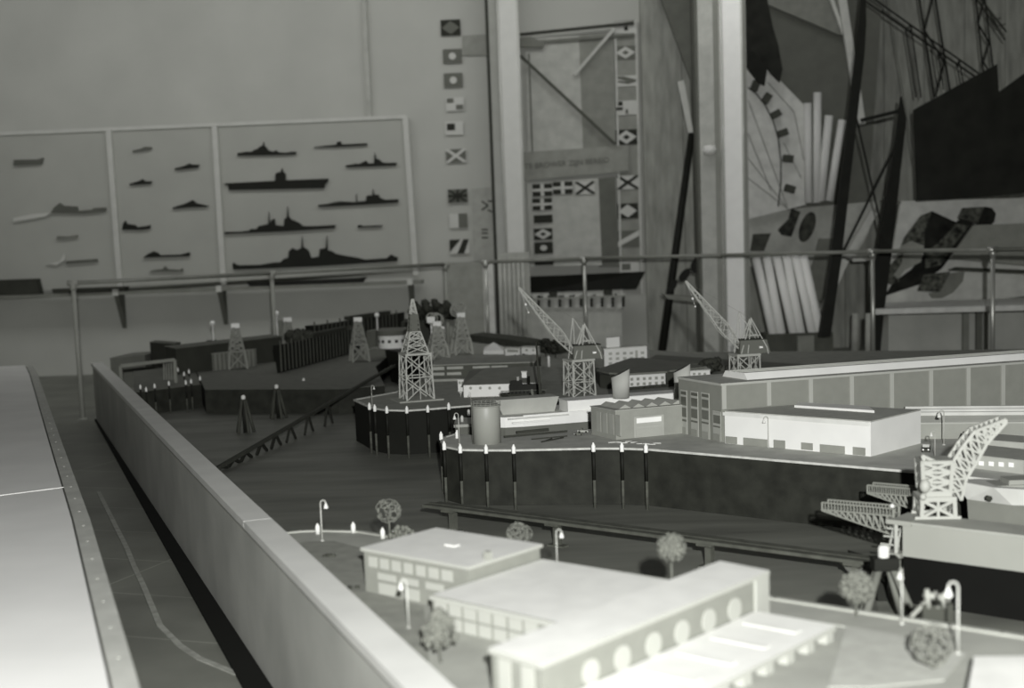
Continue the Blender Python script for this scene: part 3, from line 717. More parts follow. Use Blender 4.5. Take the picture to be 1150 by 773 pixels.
# jib cranes on lattice portals ------------------------------------------------
dkh = M('crane house card', .13, .7, .06)
def jib_crane(nc, label, rot, px_scale=1.0):
    S = .138*px_scale; c_ = nc+Vector((math.cos(rot)*S/2-math.sin(rot)*S/2, math.sin(rot)*S/2+math.cos(rot)*S/2, 0))
    rt = root('jib_crane', c_, label, 'crane', 'portal jib cranes')
    ph = .205*px_scale; z0 = c_.z; zt_ = z0+ph
    g = G(); latt(g, c_, S, S*.96, z0, z0+ph*.40, rot, .007, 1, .005); latt(g, c_, S*.96, S*.93, z0+ph*.40, zt_-.006, rot, .007, 1, .0055)
    for i in range(4):
        a_ = rot+i*math.pi/2; g.bar(Vector((c_.x+S*.48*math.cos(a_), c_.y+S*.48*math.sin(a_), z0)), Vector((c_.x+S*.47*math.cos(a_), c_.y+S*.47*math.sin(a_), zt_-.01)), .005)
    g.build('portal', lat, rt)
    g = G(); g.box((c_.x, c_.y, zt_), (S*1.02, S*1.0, .011), 0, rot); g.build('platform', lat, rt)
    X = Vector((math.cos(rot*.4), math.sin(rot*.4), 0)); Yv = Vector((-X.y, X.x, 0)); o = Vector((c_.x+.018, c_.y, zt_+.006))
    def T(x, y, z): return o+X*x+Yv*y+Vector((0, 0, z))
    # house
    g = G(); hx0, hx1, hw, hh_ = -.056, .118, .048, .074
    g.hexa([T(hx0, -hw, 0), T(hx1, -hw, 0), T(hx1, hw, 0), T(hx0, hw, 0), T(hx0+.004, -hw*.9, hh_), T(hx1-.018, -hw*.9, hh_), T(hx1-.018, hw*.9, hh_), T(hx0+.004, hw*.9, hh_)])
    ho = g.build('machine_house', dkh, rt)
    g = G(); g.hexa([T(hx0-.002, -hw*.95, hh_), T(hx1-.012, -hw*.95, hh_), T(hx1-.012, hw*.95, hh_), T(hx0-.002, hw*.95, hh_)]+[T(hx0-.002, -hw*.95, hh_+.005), T(hx1-.012, -hw*.95, hh_+.005), T(hx1-.012, hw*.95, hh_+.005), T(hx0-.002, hw*.95, hh_+.005)]); g.build('house_roof', vdark, ho)
    g = G(); g.hexa([T(.055, -hw-.002, .028), T(.075, -hw-.002, .028), T(.075, -hw+.003, .028), T(.055, -hw+.003, .028), T(.055, -hw-.001, .038), T(.075, -hw-.001, .038), T(.075, -hw+.003, .038), T(.055, -hw+.003, .038)]); g.build('name_plate', white, ho)
    # A-frame
    ap = T(.020, 0, .195); g = G()
    for y in (-hw-.004, hw+.004):
        a1, a2, a3 = T(-.050, y, 0), T(-.012, y, 0), T(.105, y, -.004); top = ap+Yv*y*.25
        for q_ in (a1, a2): g.bar(q_, top, .005)
        g.bar(a3, T(.098, y, .03), .005); g.bar(T(.098, y, .03), top, .005)
        g.bar(a1.lerp(top, .38), a2.lerp(top, .38), .004); g.bar(a1.lerp(top, .68), a2.lerp(top, .68), .004)
        g.bar(a2.lerp(top, .5), T(.098, y, .03).lerp(top, .42), .004)
    g.bar(ap-Yv*.012, ap+Yv*.012, .007)
    ap2 = T(-.038, .03, .232)
    for q_ in (T(-.070, .03, .0), T(-.030, .03, .0), T(.060, .03, .07)): g.bar(q_, ap2, .0045)
    g.build('gantry_frame', lat, rt)
    # jib
    ft = T(-.026, 0, .008); tip = T(-.350, -.03, .415) if px_scale == 1.0 else T(-.352, -.03, .475)
    d = (tip-ft); side = Yv; up = d.cross(side).normalized(); 
    if up.z < 0: up = -up
    n_ = 11; ch = [[], [], [], []]
    for i in range(n_+1):
        t = i/n_; wv = .050*(math.sin(math.pi*min(1, t*1.15+.12))**.8 if t < .76 else 0) if False else None
        k = (t/.32 if t < .32 else 1-(t-.32)/.68); hwid = .006+.024*k; hd = .004+.026*k
        b_ = ft+d*t
        ch[0].append(b_+side*hwid+up*hd); ch[1].append(b_-side*hwid+up*hd); ch[2].append(b_-side*hwid-up*hd); ch[3].append(b_+side*hwid-up*hd)
    g = G()
    for c4 in ch:
        for a_, b_ in zip(c4, c4[1:]): g.bar(a_, b_, .0056)
    for i in range(n_):
        for q_ in range(4):
            a_, b_ = ch[q_], ch[(q_+1) % 4]
            g.bar(a_[i], b_[i+1], .0034) if i % 2 else g.bar(b_[i], a_[i+1], .0034)
            g.bar(a_[i], b_[i], .0024)
    jb = g.build('jib', lat, rt)
    g = G(); g.ball(tip, .007, 8); g.build('head_sheave', lat, jb)
    g = G(); g.tube(tip, ap, .0007, n=4); g.build('stay_wire', M('wire', .2), rt)
    hk = tip+X*.035+Vector((0, 0, -.095))
    g = G(); g.tube(tip, hk, .0006, n=4); g.ball(hk, .0075, 8); g.ball(hk+X*.014-Vector((0,0,.045)), .0055, 8); g.tube(hk, hk+X*.014-Vector((0,0,.045)), .0008, n=4); g.build('hook_ball', white, jb)
    return rt
nc = P(644, 446.5, Z)
jib_crane(nc, 'pale jib crane with dark machine house on the quay behind the white ship', math.radians(21))
nc3 = P(829, 440.5, Z); 
jib_crane(nc3, 'pale jib crane whose portal legs vanish behind the big workshop roof', math.radians(12))

# ---------------------------------------------------------------- white ship in the dock
hullw = M('ship white', .84, .6, .04); hullg = M('ship lower hull', .13, .7, .1); deckm = M('ship deck', .6, .7, .1, 30)
w0 = P(566, 470, .455); w1 = P(765, 454.5, .455); sd = Vector((w1.x-w0.x, w1.y-w0.y, 0)).normalized(); sn = Vector((-sd.y, sd.x, 0))
sp = root('ship', w0+sd*.5-Vector((0,0,.25)), 'long white ship with two slanted funnels lying in the dock behind the tank', 'ship')
bwid = .34
def SH(a_, b_, z): q_ = w0+sd*a_+sn*b_; return (q_.x, q_.y, z)
def hullpoly(z, k=1.): 
    pts = [(-.11, bwid/2), (-.09, bwid/2-.05*k), (-.05, bwid/2-.11*k), (.01, .02), (.10, 0), (1.9, 0), (1.9, bwid), (.10, bwid), (.01, bwid-.02), (-.05, bwid/2+.11*k), (-.09, bwid/2+.05*k)]
    return [SH(a_, b_, z) for a_, b_ in pts]
def loft(g, p, q_, m=0):
    n_ = len(p); g.add(list(p)+list(q_), [tuple(range(n_)), tuple(range(n_, 2*n_))]+[(i, (i+1)%n_, n_+(i+1)%n_, n_+i) for i in range(n_)], m)
g = G(); loft(g, hullpoly(.205, .85), hullpoly(.405)); g.build('lower_hull', hullg, sp)
g = G(); loft(g, hullpoly(.405), hullpoly(.455)); g.build('upper_hull', hullw, sp)
g = G(); loft(g, [(x, y, .455) for x, y, z in hullpoly(.455)], [(x, y, .457) for x, y, z in hullpoly(.455)]); g.build('deck', deckm, sp)
def sbox(name, a0, a1, b0, b1, z0, z1, mat, m=None):
    g = G(); g.hexa([SH(a0,b0,z0), SH(a1,b0,z0), SH(a1,b1,z0), SH(a0,b1,z0), SH(a0,b0,z1), SH(a1,b0,z1), SH(a1,b1,z1), SH(a0,b1,z1)]); return g.build(name, mat, m or sp)
sbox('bulwark', .10, 1.1, -.004, .004, .455, .463, hullw); sbox('rubbing_strake', .04, .24, -.012, .0, .425, .432, hullw)
sbox('rubbing_strake', .02, .34, -.010, .0, .446, .452, deckm)
sbox('deckhouse', .345, 1.8, .02, .15, .457, .512, hullw)
sbox('deckhouse_roof', .34, 1.8, .015, .155, .512, .516, M('deckhouse roof', .75))
# raised block on the fore deck
g = G(); q0_ = [SH(.03,.12,.457), SH(.30,.10,.457), SH(.30,.2,.457), SH(.03,.2,.457)]; q1_ = [SH(-.01,.10,.535), SH(.32,.08,.535), SH(.32,.21,.535), SH(-.01,.21,.535)]
g.hexa(q0_+q1_); g.build('forecastle', M('forecastle card', .42), sp)
def funnel(px0, px1, pyt, lb_):
    b = P((px0+px1)/2, 447, .516); r = .066*(px1-px0)/20*.92/1.0*.98
    r = (px1-px0)/2/F*b.length
    g = G(); n_ = 28; z0, z1 = .516, .516+ (zt((px0+px1)/2, pyt, b)-.516)
    vs = []
    for z, rr, sl in ((z0, r*.88, 0), (z1, r, .022)):
        for i in range(n_):
            t = 2*math.pi*i/n_; vs.append((b.x+rr*math.cos(t)*1., b.y+rr*.75*math.sin(t), z+sl*math.cos(t)))
    g.add(vs, [(i, (i+1)%n_, n_+(i+1)%n_, n_+i) for i in range(n_)], 0, True); g.add([], [])
    g.f.append(list(range(n_, 2*n_))); g.mi.append(1); g.sm.append(False); g.f.append(list(range(n_))); g.mi.append(0); g.sm.append(False)
    g.build('funnel', [M('funnel paint', .45, .7, .05), M('funnel inside', .1)], sp)
funnel(687, 708, 419, ''); funnel(757, 776, 413.5, '')
# dark leaning derrick spar and small dark craft behind the forecastle
a = P(608, 458.5, .457); tp_ = W(602, 384, a.y+.02)
g = G(); g.tube(a, tp_, .009, .004, 8); g.build('derrick_spar', vdark, sp)
g = G(); c1 = P(600, 457, .457); g.bar(c1, c1+Vector((-.01,.02,.09)), .012); g.build('deck_post', dgrey, sp)
bt_r = root('harbour_launch', P(585, 446, Z), 'dark cluttered launch with railings at the quay beyond the ship foredeck', 'boat')
p = P(586, 444, Z); p.y -= .22
g = G(); loft(g, [(p.x+x, p.y+y, Z+.002) for x, y in ((-.10,.03),(-.07,0),(.12,0),(.12,.08),(-.07,.08))], [(p.x+x, p.y+y, Z+.035) for x, y in ((-.13,.04),(-.08,-.01),(.13,-.01),(.13,.09),(-.08,.09))]); g.build('hull', vdark, bt_r)
g = G(); g.box((p.x+.02, p.y+.04, Z+.055), (.18, .05, .055)); g.box((p.x-.03, p.y+.04, Z+.09), (.07, .04, .03)); g.build('cabin', black, bt_r)
g = G()
for i in range(12): g.tube((p.x-.11+i*.022, p.y-.008, Z+.033), (p.x-.11+i*.022, p.y-.008, Z+.052), .0012, n=5)
g.tube((p.x-.12, p.y-.008, Z+.052), (p.x+.14, p.y-.008, Z+.052), .0022, n=6); g.build('railing', dgrey, bt_r)
for i, xx in enumerate((-.02, .04)):
    g = G(); g.lathe([(.008,0),(.008,.05),(.01,.052)], (p.x+xx, p.y+.04, Z+.074), 10); g.build('funnel', M('pale funnel', .5) if i == 0 else black, bt_r)

# ---------------------------------------------------------------- buildings on the crane quay
def simple(name, label, Apx, Bpx, Dxy, ytop, wm, rm, z0=Z, over=.004, th=.006, cat='building', fas=None):
    A = P(*Apx, z0); B = P(*Bpx, z0); z1 = zt(Apx[0], ytop, A)
    rt = root(name, A, label, cat); A.z = B.z = 0
    block(rt, A, B, Dxy, z0, z1, wm, rm, over=over, rt_th=th, fascia=fas)
    return rt, A, B, z1
wc = M('white card far', .74, .7, .04); wgrey = M('window grey', .3); bigroof = M('large dark roof', .17, .85, .1, 16); lroof = M('light roof far', .3, .85, .1, 16)
# white shed with round windows and its pitched roof
A = P(521, 446.5, Z); B = P(580, 444.5, Z); A.z = B.z = 0; z1 = zt(521, 432.5, P(521, 446.5, Z))
rt = root('quay_shed', P(521, 446.5, Z), 'white shed with four round windows under a wide grey pitched roof', 'building')
E_ = (B-A).normalized(); B = A+E_*.44; D = Vector((-E_.y, E_.x, 0))*.85
g = G(); g.prism([A, B, B+D, A+D], Z, z1); g.build('walls', wc, rt)
hz = z1+.055; g = G(); a_, b_, c2, d2 = A-E_*.01-D*.02, B+E_*.015-D*.02, B+D+E_*.015, A+D-E_*.01; m0, m1 = (a_+d2)/2, (b_+c2)/2
g.add([(q.x, q.y, z1) for q in (a_, b_, c2, d2)]+[(m0.x+.12, m0.y, hz), (m1.x, m1.y, hz)], [(3,2,1,0),(0,1,5,4),(2,3,4,5),(0,4,3),(1,2,5)])
g.build('pitched_roof', M('shed pitched roof', .2, .85, .1, 16), rt)
for px in (528.5, 539.5, 550, 561):
    u, z = UV(px, 436, A, B); g = G(); p = A+E_*u; nn = Vector((E_.y, -E_.x, 0))
    pts = [(p.x+E_.x*.0085*math.cos(t)+nn.x*.001, p.y+E_.y*.0085*math.cos(t)+nn.y*.001, z+.0085*math.sin(t)) for t in [2*math.pi*i/16 for i in range(16)]]
    g.ext(pts, nn*.002); g.build('round_window', wgrey, rt)
for i in range(3):
    plate(rt, 'door_post', B, B+D, (.06+i*.12, Z), (.068+i*.12, z1-.005), pale, out=.004)
ch_ = P(588, 424.5, z1); 
r2, A_, B_, _ = simple('rooftop_hut', 'tiny white hut with dark side standing on the pitched shed roof', (586,424.5), (591.5,424.5), (.0,.03), 417, wc, pale, z0=z1+.030)
# sentry hut and its ball post
rt, A, B, z1 = simple('sentry_hut', 'small white sentry hut with dark panes at the end of the white shed', (514.5,440), (521,440), (.0,.035), 426, wc, pale)
pplate(rt, 'pane', A, B, (515.3,431.5), (517.4,428.5), wgrey); pplate(rt, 'pane', A, B, (518.3,431.5), (520.4,428.5), wgrey)
b = P(517.5, 446, Z); g = G(); g.tube(b, b+Vector((0,0,.022)), .0015, n=6); g.ball(b+Vector((0,0,.026)), .0085, 10); one('globe_lamp', g, lampm, 'low white globe lamp beside the sentry hut', 'lamp')
# flat-roofed warehouse with white panel strips
rt, A, B, z1 = simple('flat_warehouse', 'low flat-roofed warehouse with pale panel strips beside the lattice tower', (484,424.5), (600,421), (.06,.55), 410, M('warehouse dark wall', .085), lroof)
for px0, px1, y0, y1 in ((486,499,416,412),(502,520,415,411.5),(486,499,422,418.5),(502,518,421.5,418),(531,550,414,411),(552,570,413.5,410.5)):
    pplate(rt, 'wall_panel', A, B, (px0, y0), (px1, y1), M('panel strip', .36), out=.004)
rt, A, B, z1 = simple('quay_wall_strip', 'pale low wall strip running in front of the flat warehouse', (484,429), (514,428), (.0,.02), 426.5, M('strip card', .3), M('strip card', .3), cat='wall')
rt, A, B, z1 = simple('far_office', 'small white office block with four windows by the model edge', (586,404), (604,404.5), (.02,.12), 390, wc, pale)
for px in (591.5, 599):
    for py in (393.5, 399): pplate(rt, 'window', A, B, (px-1.2, py+1), (px+1.2, py-1.2), wgrey)
rt, A, B, z1 = simple('far_office', 'long low white block with one grey window band beside the four-window office', (567.5,402), (584,402.5), (.02,.12), 391, wc, pale)
pplate(rt, 'window', A, B, (570,395.5), (582,393), wgrey)
# pale tent roof
a = P(543, 398, Z); g = G(); b = P(566, 398, Z); mz = zt(554, 386.5, a.lerp(b, .5))
g.add([(a.x,a.y,Z+.03),(b.x,b.y,Z+.03),(b.x,b.y+.3,Z+.03),(a.x,a.y+.3,Z+.03),((a.x+b.x)/2,a.y+.15,mz),(a.x,a.y,Z),(b.x,b.y,Z),(b.x,b.y+.3,Z),(a.x,a.y+.3,Z)], [(0,1,4),(1,2,4),(2,3,4),(3,0,4),(5,6,1,0),(6,7,2,1),(7,8,3,2),(8,5,0,3),(8,7,6,5)])
one('tent_roof', g, wc, 'pale hipped pavilion roof at the back of the flat warehouse', 'building')
# two pale posts with dark round trees beside them
for px, y0, y1, lb in ((575.5,412,402.5,'stubby pale post beside the dark round tree on the crane quay'), (616.5,412,400.5,'slim pale post near the jib foot of the crane')):
    b = P(px, y0, Z); g = G(); g.lathe([(.010,0),(.009,zt(px,y1,b)-Z),(.006,zt(px,y1,b)-Z+.004)], b, 10); one('post', g, offw, lb, 'post')
def clump(px, py, w, h_, lb, z=Z, mt=dfol, n=26, name='dark_tree', sc_=.22):
    b = P(px, py, z); k = b.length/F; g = G()
    g.tube(b, b+Vector((0,0,h_*k*.5)), w*k*.06, n=6)
    for i in range(n):
        a_ = random.uniform(0,6.28); q_ = w*k*.5*math.sqrt(random.random()); g.ball((b.x+q_*math.cos(a_), b.y+q_*math.sin(a_), z+h_*k*random.uniform(.25,.9)), min(w,h_)*k*sc_, 6, jit=.3)
    return one(name, g, mt, lb, 'tree', 'dark trees and shrubs of the model')
clump(585, 412, 13, 13, 'dark round tree between the two pale posts'); clump(613, 400, 14, 20, 'tall dark tree clump behind the foot of the jib')
clump(624, 402, 10, 22, 'darkest tree clump directly behind the crane house')
# offices right of the crane
rt, A, B, z1 = simple('office_block', 'long white office block with three rows of grey windows behind the crane', (679,414.5), (727,411), (.03,.16), 391.5, wc, pale)
for px in (685.5, 693.5, 701.5, 709, 721.5):
    for k_, py in enumerate((397, 402.7, 408)):
        s_ = (px-700)*-.03; pplate(rt, 'window', A, B, (px-1.8, py+s_+1.6), (px+1.8, py+s_-1.6), M('window pale grey', .4))
pplate(rt, 'door_bay', A, B, (713.5,403), (716,393.5), M('window pale grey', .4))
g = G(); a = A.lerp(B, .07); b = A.lerp(B, .38); zt2 = zt(690, 380, V3(a, Z)); g.prism([a+Vector((0,.05,0)), b+Vector((0,.05,0)), b+Vector((.02,.14,0)), a+Vector((.02,.14,0))], z1, zt2); g.build('roof_storey', wc, rt)
rt, A, B, z1 = simple('office_wing', 'two-storey white office wing under a broad dark overhanging roof', (704,436), (748,432.5), (-.02,.55), 421, wc, M('x', .3), over=-.002)
for px in (709.5, 716.5, 723.5, 730, 737, 744):
    for py in (425.3, 431):
        s_ = (px-726)*-.05; pplate(rt, 'window', A, B, (px-1.5, py+s_+1.7), (px+1.5, py+s_-1.7), wgrey)
A0 = P(672, 440, Z); 
g = G(); zz = z1; pol = [P(670,417,zz), P(684,420.5,zz), P(706,421.5,zz), P(749,419,zz), P(752,418,zz), P(792,414,zz), P(772,409,zz), P(722,403.5,zz), P(707,404,zz)]
g.ext(pol, (0,0,.010)); g.build('broad_roof', bigroof, rt)
g = G(); a, b = P(674,436,Z), P(703,438,Z); g.prism([a, b, b+Vector((0,.35,0)), a+Vector((0,.45,0))], Z, zz); g.build('dark_wing', vdark, rt)  # wall lying in shade, the shade put into its very dark colour
g = G(); a, b = P(749,434,Z), P(757,434,Z); g.prism([a, b, b+Vector((0,.3,0)), a+Vector((0,.3,0))], Z, zz); g.build('dark_wing', vdark, rt)
rt, A, B, z1 = simple('office_wing', 'small white block with round-topped windows peeping over the workshop roof', (775,428), (797.5,427), (.0,.2), 416, wc, pale)
for px in (779.5, 785.5, 791.5): pplate(rt, 'window', A, B, (px-1.4, 421.5), (px+1.4, 418.8), wgrey)
for i, (px, py) in enumerate(((737,408),(742,408.5),(751,409),(762,410.5),(776,411.5),(789,413),(757,410))):
    clump(px, py, 4, 3.5, 'one of the small dark shrubs dotted along the back edge of the broad roof', n=7, name='dark_shrub', sc_=.3)
clump(798, 420, 22, 18, 'dark bushy clump at the foot of the wide steel stanchion', n=30)
# hedge along the front of the office wing
A = P(706, 438, Z); B = P(757, 433.5, Z); g = G()
for i in range(60):
    t = i/59; p = A.lerp(B, t); g.ball((p.x, p.y-.01+random.uniform(-.006,.006), Z+.008), .009, 6, jit=.3)
one('dark_hedge', g, dfol, 'low dark clipped hedge along the foot of the white office wing', 'hedge')
# dark embankment closing the back of the model
g = G(); pol = [(P(524,376,.5)), P(560,380,.5), P(622,390,.5)]
pts = [Vector((p.x, p.y, 0)) for p in pol]
back = [p+Vector((.15, .25, 0)) for p in pts]
pr_ = [(p.x, p.y) for p in pts]+[(p.x, p.y) for p in back[::-1]]
g.prism(pr_, Z+.002, .5); one('embankment', g, M('dark embankment', .06, .9, .2), 'dark sloping embankment slab closing off the back edge of the model', 'embankment')
g = G(); a, b = P(727,404,.48), P(900,418,.48); g.prism([(a.x,a.y),(b.x,b.y),(b.x+.2,b.y+.35),(a.x+.1,a.y+.35)], Z+.002, .48); one('embankment', g, M('brown embankment', .13, .9, .2), 'dull back border strip of the model between the offices and the workshop', 'embankment')

# ---------------------------------------------------------------- far quay
farm = M('far lattice', .25, .7, .08)
def tower2(px, yt, yb, w0_, w1_, z, label, cap=True, lm=farm, loops=False):
    b = P(px, yb-2, z); k = b.length/F; rt = root('pylon', b, label, 'tower', 'white-topped lattice pylons')
    zt_ = zt(px, yt+4, b); g = G(); hm = z+(zt_-z)*.42
    latt(g, b, w1_*k, w1_*k*.82, z, hm, .3, .014, 1, .009); latt(g, b, w1_*k*.78, w0_*k, hm, zt_, .3, .011, 4, .008); g.build('lattice', lm, rt)
    if cap: g = G(); g.box((b.x, b.y, zt_+.016), (w0_*k*1.5, w0_*k*1.2, .036), 0, .2); g.build('cabin', M('pylon cabin', .8), rt)
    if loops:
        g = G(); cc = Vector((b.x, b.y+.02, zt_+.045))
        for i in range(4): g.ring(cc+Vector((random.uniform(-.04,.04), 0, random.uniform(-.01,.03))), (random.uniform(-.5,.5), 1, random.uniform(-.5,.5)), .045, .006, 10)
        g.build('wire_loops', lm, rt)
tower2(267, 364, 416, 6, 20, zc, 'far lattice pylon with bright cabin rising before the pale slatted stand')
tower2(404, 357, 408, 6, 19, zc, 'far lattice pylon with bright cabin standing alone on the bare quay')
tower2(325, 357, 402, 6, 17, zc, 'dimmest far pylon, between the pale block and the dark moored hulls')
tower2(492, 362, 405, 6, 21, Z, 'lattice pylon just beyond the tall tower, double bright cabins', lm=M('far lattice near', .33), loops=True)
tower2(519, 352, 400, 6, 20, Z, 'lattice pylon with a tangle of loops against the pale cabinet', lm=M('far lattice near', .33), loops=True)
b = P(486, 403, Z); zz = zt(486, 359, b); g = G(); g.box((b.x, b.y, zz), (.06, .05, .045)); g.bar((b.x, b.y, zz-.02), (b.x+.10, b.y+.0, zz-.07), .012); 
g.tube((b.x, b.y, Z), (b.x, b.y, zz), .006); one('signal_cabin', g, M('pylon cabin', .8), 'bright little cabin on a thin post left beside the nearer looped pylon'.replace('left ', ''), 'cabin')
for px, y0, y1, lb in ((241,402,363,'bright knob on a post above the dark long shed'), (425,392,354,'bright knob on a post above the far quay near the moored ferry'), (313,398,352,'pale knob lamp by the rail post behind the far pylon')):
    b = P(px, y0, zc); zz = zt(px, y1, b); g = G(); g.tube(b, (b.x, b.y, zz), .006, n=6); g.ball((b.x, b.y, zz), .024, 10); one('harbour_light', g, M('pylon cabin', .8), lb, 'light')
# long dark sheds
dsh = M('long shed dark wall', .045, .8, .1); dro = M('long shed roof', .10, .85, .12)
rt, A, B, z1 = simple('long_shed', 'long dark quay shed with broad roof stretching below the ship silhouettes', (199,421), (318,405), (-.15,.28), 391, dsh, dro, z0=zc, over=.01)
g = G(); pA_, pB_ = P(163,392,zc), P(196,414,zc)
rt2, A, B, z1 = simple('dark_shed', 'dark low shed end poking out at the corner of the far quay', (170,411), (198,414), (.0,.2), 384, dsh, dro, z0=zc)
rt, A, B, z1 = simple('slatted_stand', 'pale slatted low stand at the feet of the far pylon', (239,417), (286,411.5), (.01,.05), 397, M('slat card', .2), M('slat card', .2), z0=zc)
for i in range(10):
    L = (B-A).length; plate(rt, 'slat', A, B, (L*i/10+.004, zc+.001), (L*i/10+.018, z1-.01), dgrey, out=.004)
rt, A, B, z1 = simple('black_shed', 'small black shed between the slatted stand and the pale block', (286,406), (297,404.5), (.0,.2), 383, black, black, z0=zc)
rt, A, B, z1 = simple('pale_block', 'plain dim pale block beside the small black shed', (297,398), (317,396), (.0,.2), 386, M('dim card', .17), M('dim card', .15), z0=zc)
rt, A, B, z1 = simple('pale_block', 'dim boxy building with two storeys just below the handrail post', (306,396), (319,395.5), (.0,.15), 361, M('dim card', .17), M('dim card', .15), z0=zc)
rt, A, B, z1 = simple('pale_block', 'dim grey upright box beyond the lone far pylon', (412,392), (422,390), (.0,.2), 373, M('dim card', .17), M('dim card', .15), z0=zc)
# dark moored hulls with ribbed sides
for j, (pa, pb, yt, lb) in enumerate((((308,421),(400,396),388,'long ribbed black hull moored along the far quay, nearest row'), ((345,398),(452,378),366,'second ribbed black hull behind the nearest row, partly behind the pylon'))):
    A = P(*pa, zc); B = P(*pb, zc); z1 = zt(pa[0], yt, A); rt = root('moored_hull', A, lb, 'ship'); A.z = B.z = 0; D = Vector((.02, .16, 0))
    g = G(); n_ = 6; e = (B-A)
    loft(g, [(A+D*.5).to_tuple()[:2]+(zc+.002,), ((A+e*.1)).to_tuple()[:2]+(zc+.002,), B.to_tuple()[:2]+(zc+.002,), (B+D).to_tuple()[:2]+(zc+.002,), (A+e*.1+D).to_tuple()[:2]+(zc+.002,)],
            [(A-e*.03+D*.5).to_tuple()[:2]+(z1,), ((A+e*.1)).to_tuple()[:2]+(z1-.01,), B.to_tuple()[:2]+(z1-.01,), (B+D).to_tuple()[:2]+(z1-.01,), (A+e*.1+D).to_tuple()[:2]+(z1-.01,)])
    g.build('hull', black, rt)
    L = e.length; g = G()
    for i in range(22):
        p = A+e*(.08+.9*i/22); g.bar((p.x, p.y-.004, zc+.01), (p.x, p.y-.004, z1-.005+.03*(i % 3 == 0)), .012)
    g.build('ribs', M('rib card', .075), rt)
    g = G(); p = A+e*.6+D*.5; g.box((p.x, p.y, z1+.012), (L*.45, .06, .035), 0, math.atan2(e.y, e.x)); g.build('superstructure', vdark, rt)
for px, py, w_, h_, lb in ((338,400,26,28,'dark ragged tree mass behind the dimmest pylon'), (367,401,26,24,'dark ragged tree mass beneath the wall shelf'), (232,404,24,20,'low dark shrubs along the back of the long shed'), (190,405,14,20,'dark shrubs at the far corner of the sheds')):
    clump(px, py, w_, h_, lb, z=zc)
# ferry with the bright wheelhouse
fb = P(438, 434, .2); A = P(425, 424, .2); 
rt = root('ferry', Vector((fb.x, fb.y, .2)), 'black ferry with a bright curved wheelhouse band in the canal mouth', 'ship')
fx, fy = P(441, 392, .42).x, P(441, 392, .42).y
fx, fy = fb.x+.12, fb.y+.55
g = G(); loft(g, [(fx+x, fy+y, .2) for x, y in ((-.03,-.5),(.12,-.2),(.14,1.0),(-.14,1.0),(-.14,-.2))], [(fx+x, fy+y, .47) for x, y in ((-.02,-.56),(.16,-.2),(.17,1.0),(-.18,1.0),(-.18,-.2))]); g.build('hull', black, rt)
zf0 = .49; g = G(); w2 = G()
pp = W(425, 385, fy); pq = W(457, 385, fy); za = W(441, 388, fy-.1).z; zb_ = W(441, 375.5, fy-.1).z; zm = (za+zb_)/2
arc = [((pp.x+pq.x)/2+.115*math.cos(t), fy+.12*math.sin(t)-.02) for t in [math.pi+math.pi*i/12 for i in range(13)]]
g.prism(arc+[(arc[-1][0], fy+.3), (arc[0][0], fy+.3)], .47, zb_-.012); g.build('wheelhouse', M('pylon cabin', .8), rt)
g = G(); g.prism([(x*1.0+(x-fx)*.05, y-.005) for x, y in arc]+[(arc[-1][0]+.01, fy+.32), (arc[0][0]-.01, fy+.32)], zb_-.012, zb_+.03); g.build('wheelhouse_roof', dgrey, rt)
for i in range(1, 11, 2):
    a_, b_ = arc[i], arc[i+1]; g = G(); mx_ = ((a_[0]+b_[0])/2, (a_[1]+b_[1])/2-.002); g.box((mx_[0], mx_[1], zm-.012), (.026, .008, .024), 0, math.atan2(b_[1]-a_[1], b_[0]-a_[0])); g.build('window', vdark, rt)
g = G(); g.box((fx+.05, fy+.6, .56), (.26, .5, .20)); g.build('upper_deck', vdark, rt)
g = G(); 
for i in range(60): g.ball((fx+.16+random.uniform(-.16,.2), fy+.7+random.uniform(-.2,.4), .68+random.uniform(-.03,.13)), .035, 6, jit=.3)
g.build('dark_rigging', dfol, rt)
# u-shaped loading frame and dock fenders
A = P(137, 434, zc); B = P(198, 430, zc); za = zt(137, 411, A); zb_ = zt(198, 404, B)
rt = root('loading_frame', A, 'pale goalpost-shaped loading frame on the fendered dock', 'frame')
fm = M('frame card', .2); g = G(); g.bar(A, (A.x, A.y, za), .022); g.build('upright', fm, rt); g = G(); g.bar(B, (B.x, B.y, zb_), .022); g.build('upright', fm, rt); g = G(); g.bar((A.x, A.y, za), (B.x, B.y, zb_), .024); g.build('crossbar', fm, rt)
A = P(184, 428, zc); rt = root('slat_screen', A, 'dim grille of upright pale slats beneath the loading frame', 'screen')
for i in range(5): b = P(184.5+i*2.8, 427, zc); g = G(); g.bar(b, (b.x, b.y+.02, zt(185, 407, b)), .010); g.build('slat', fm, rt)
for i, (px, py) in enumerate(((158,441),(164.5,444),(174,440),(190,437),(200,421),(207,426),(212.5,423),(209,436),(215,434.5),(225,431))):
    b = P(px, py, zc); k = 1-.02/b.length
    dup(pile, Vector((b.x*k, b.y*k, .2)), ('white-capped fender pile on the small dark dock, '+['outermost one','lowest one','third along the front edge','fourth along the front edge','by the frame upright','just past the frame upright','back row past the frame','front row of the pair past the frame','second of the pair past the frame','last one at the corner'][i]), scale=.82, group='white-capped fender piles along the quays')
rt, A, B, z1 = simple('low_store', 'dim low store building behind the loading frame', (126,438), (165,434), (.05,.5), 402, M('dim store', .14), M('dim store roof', .16), z0=.2)

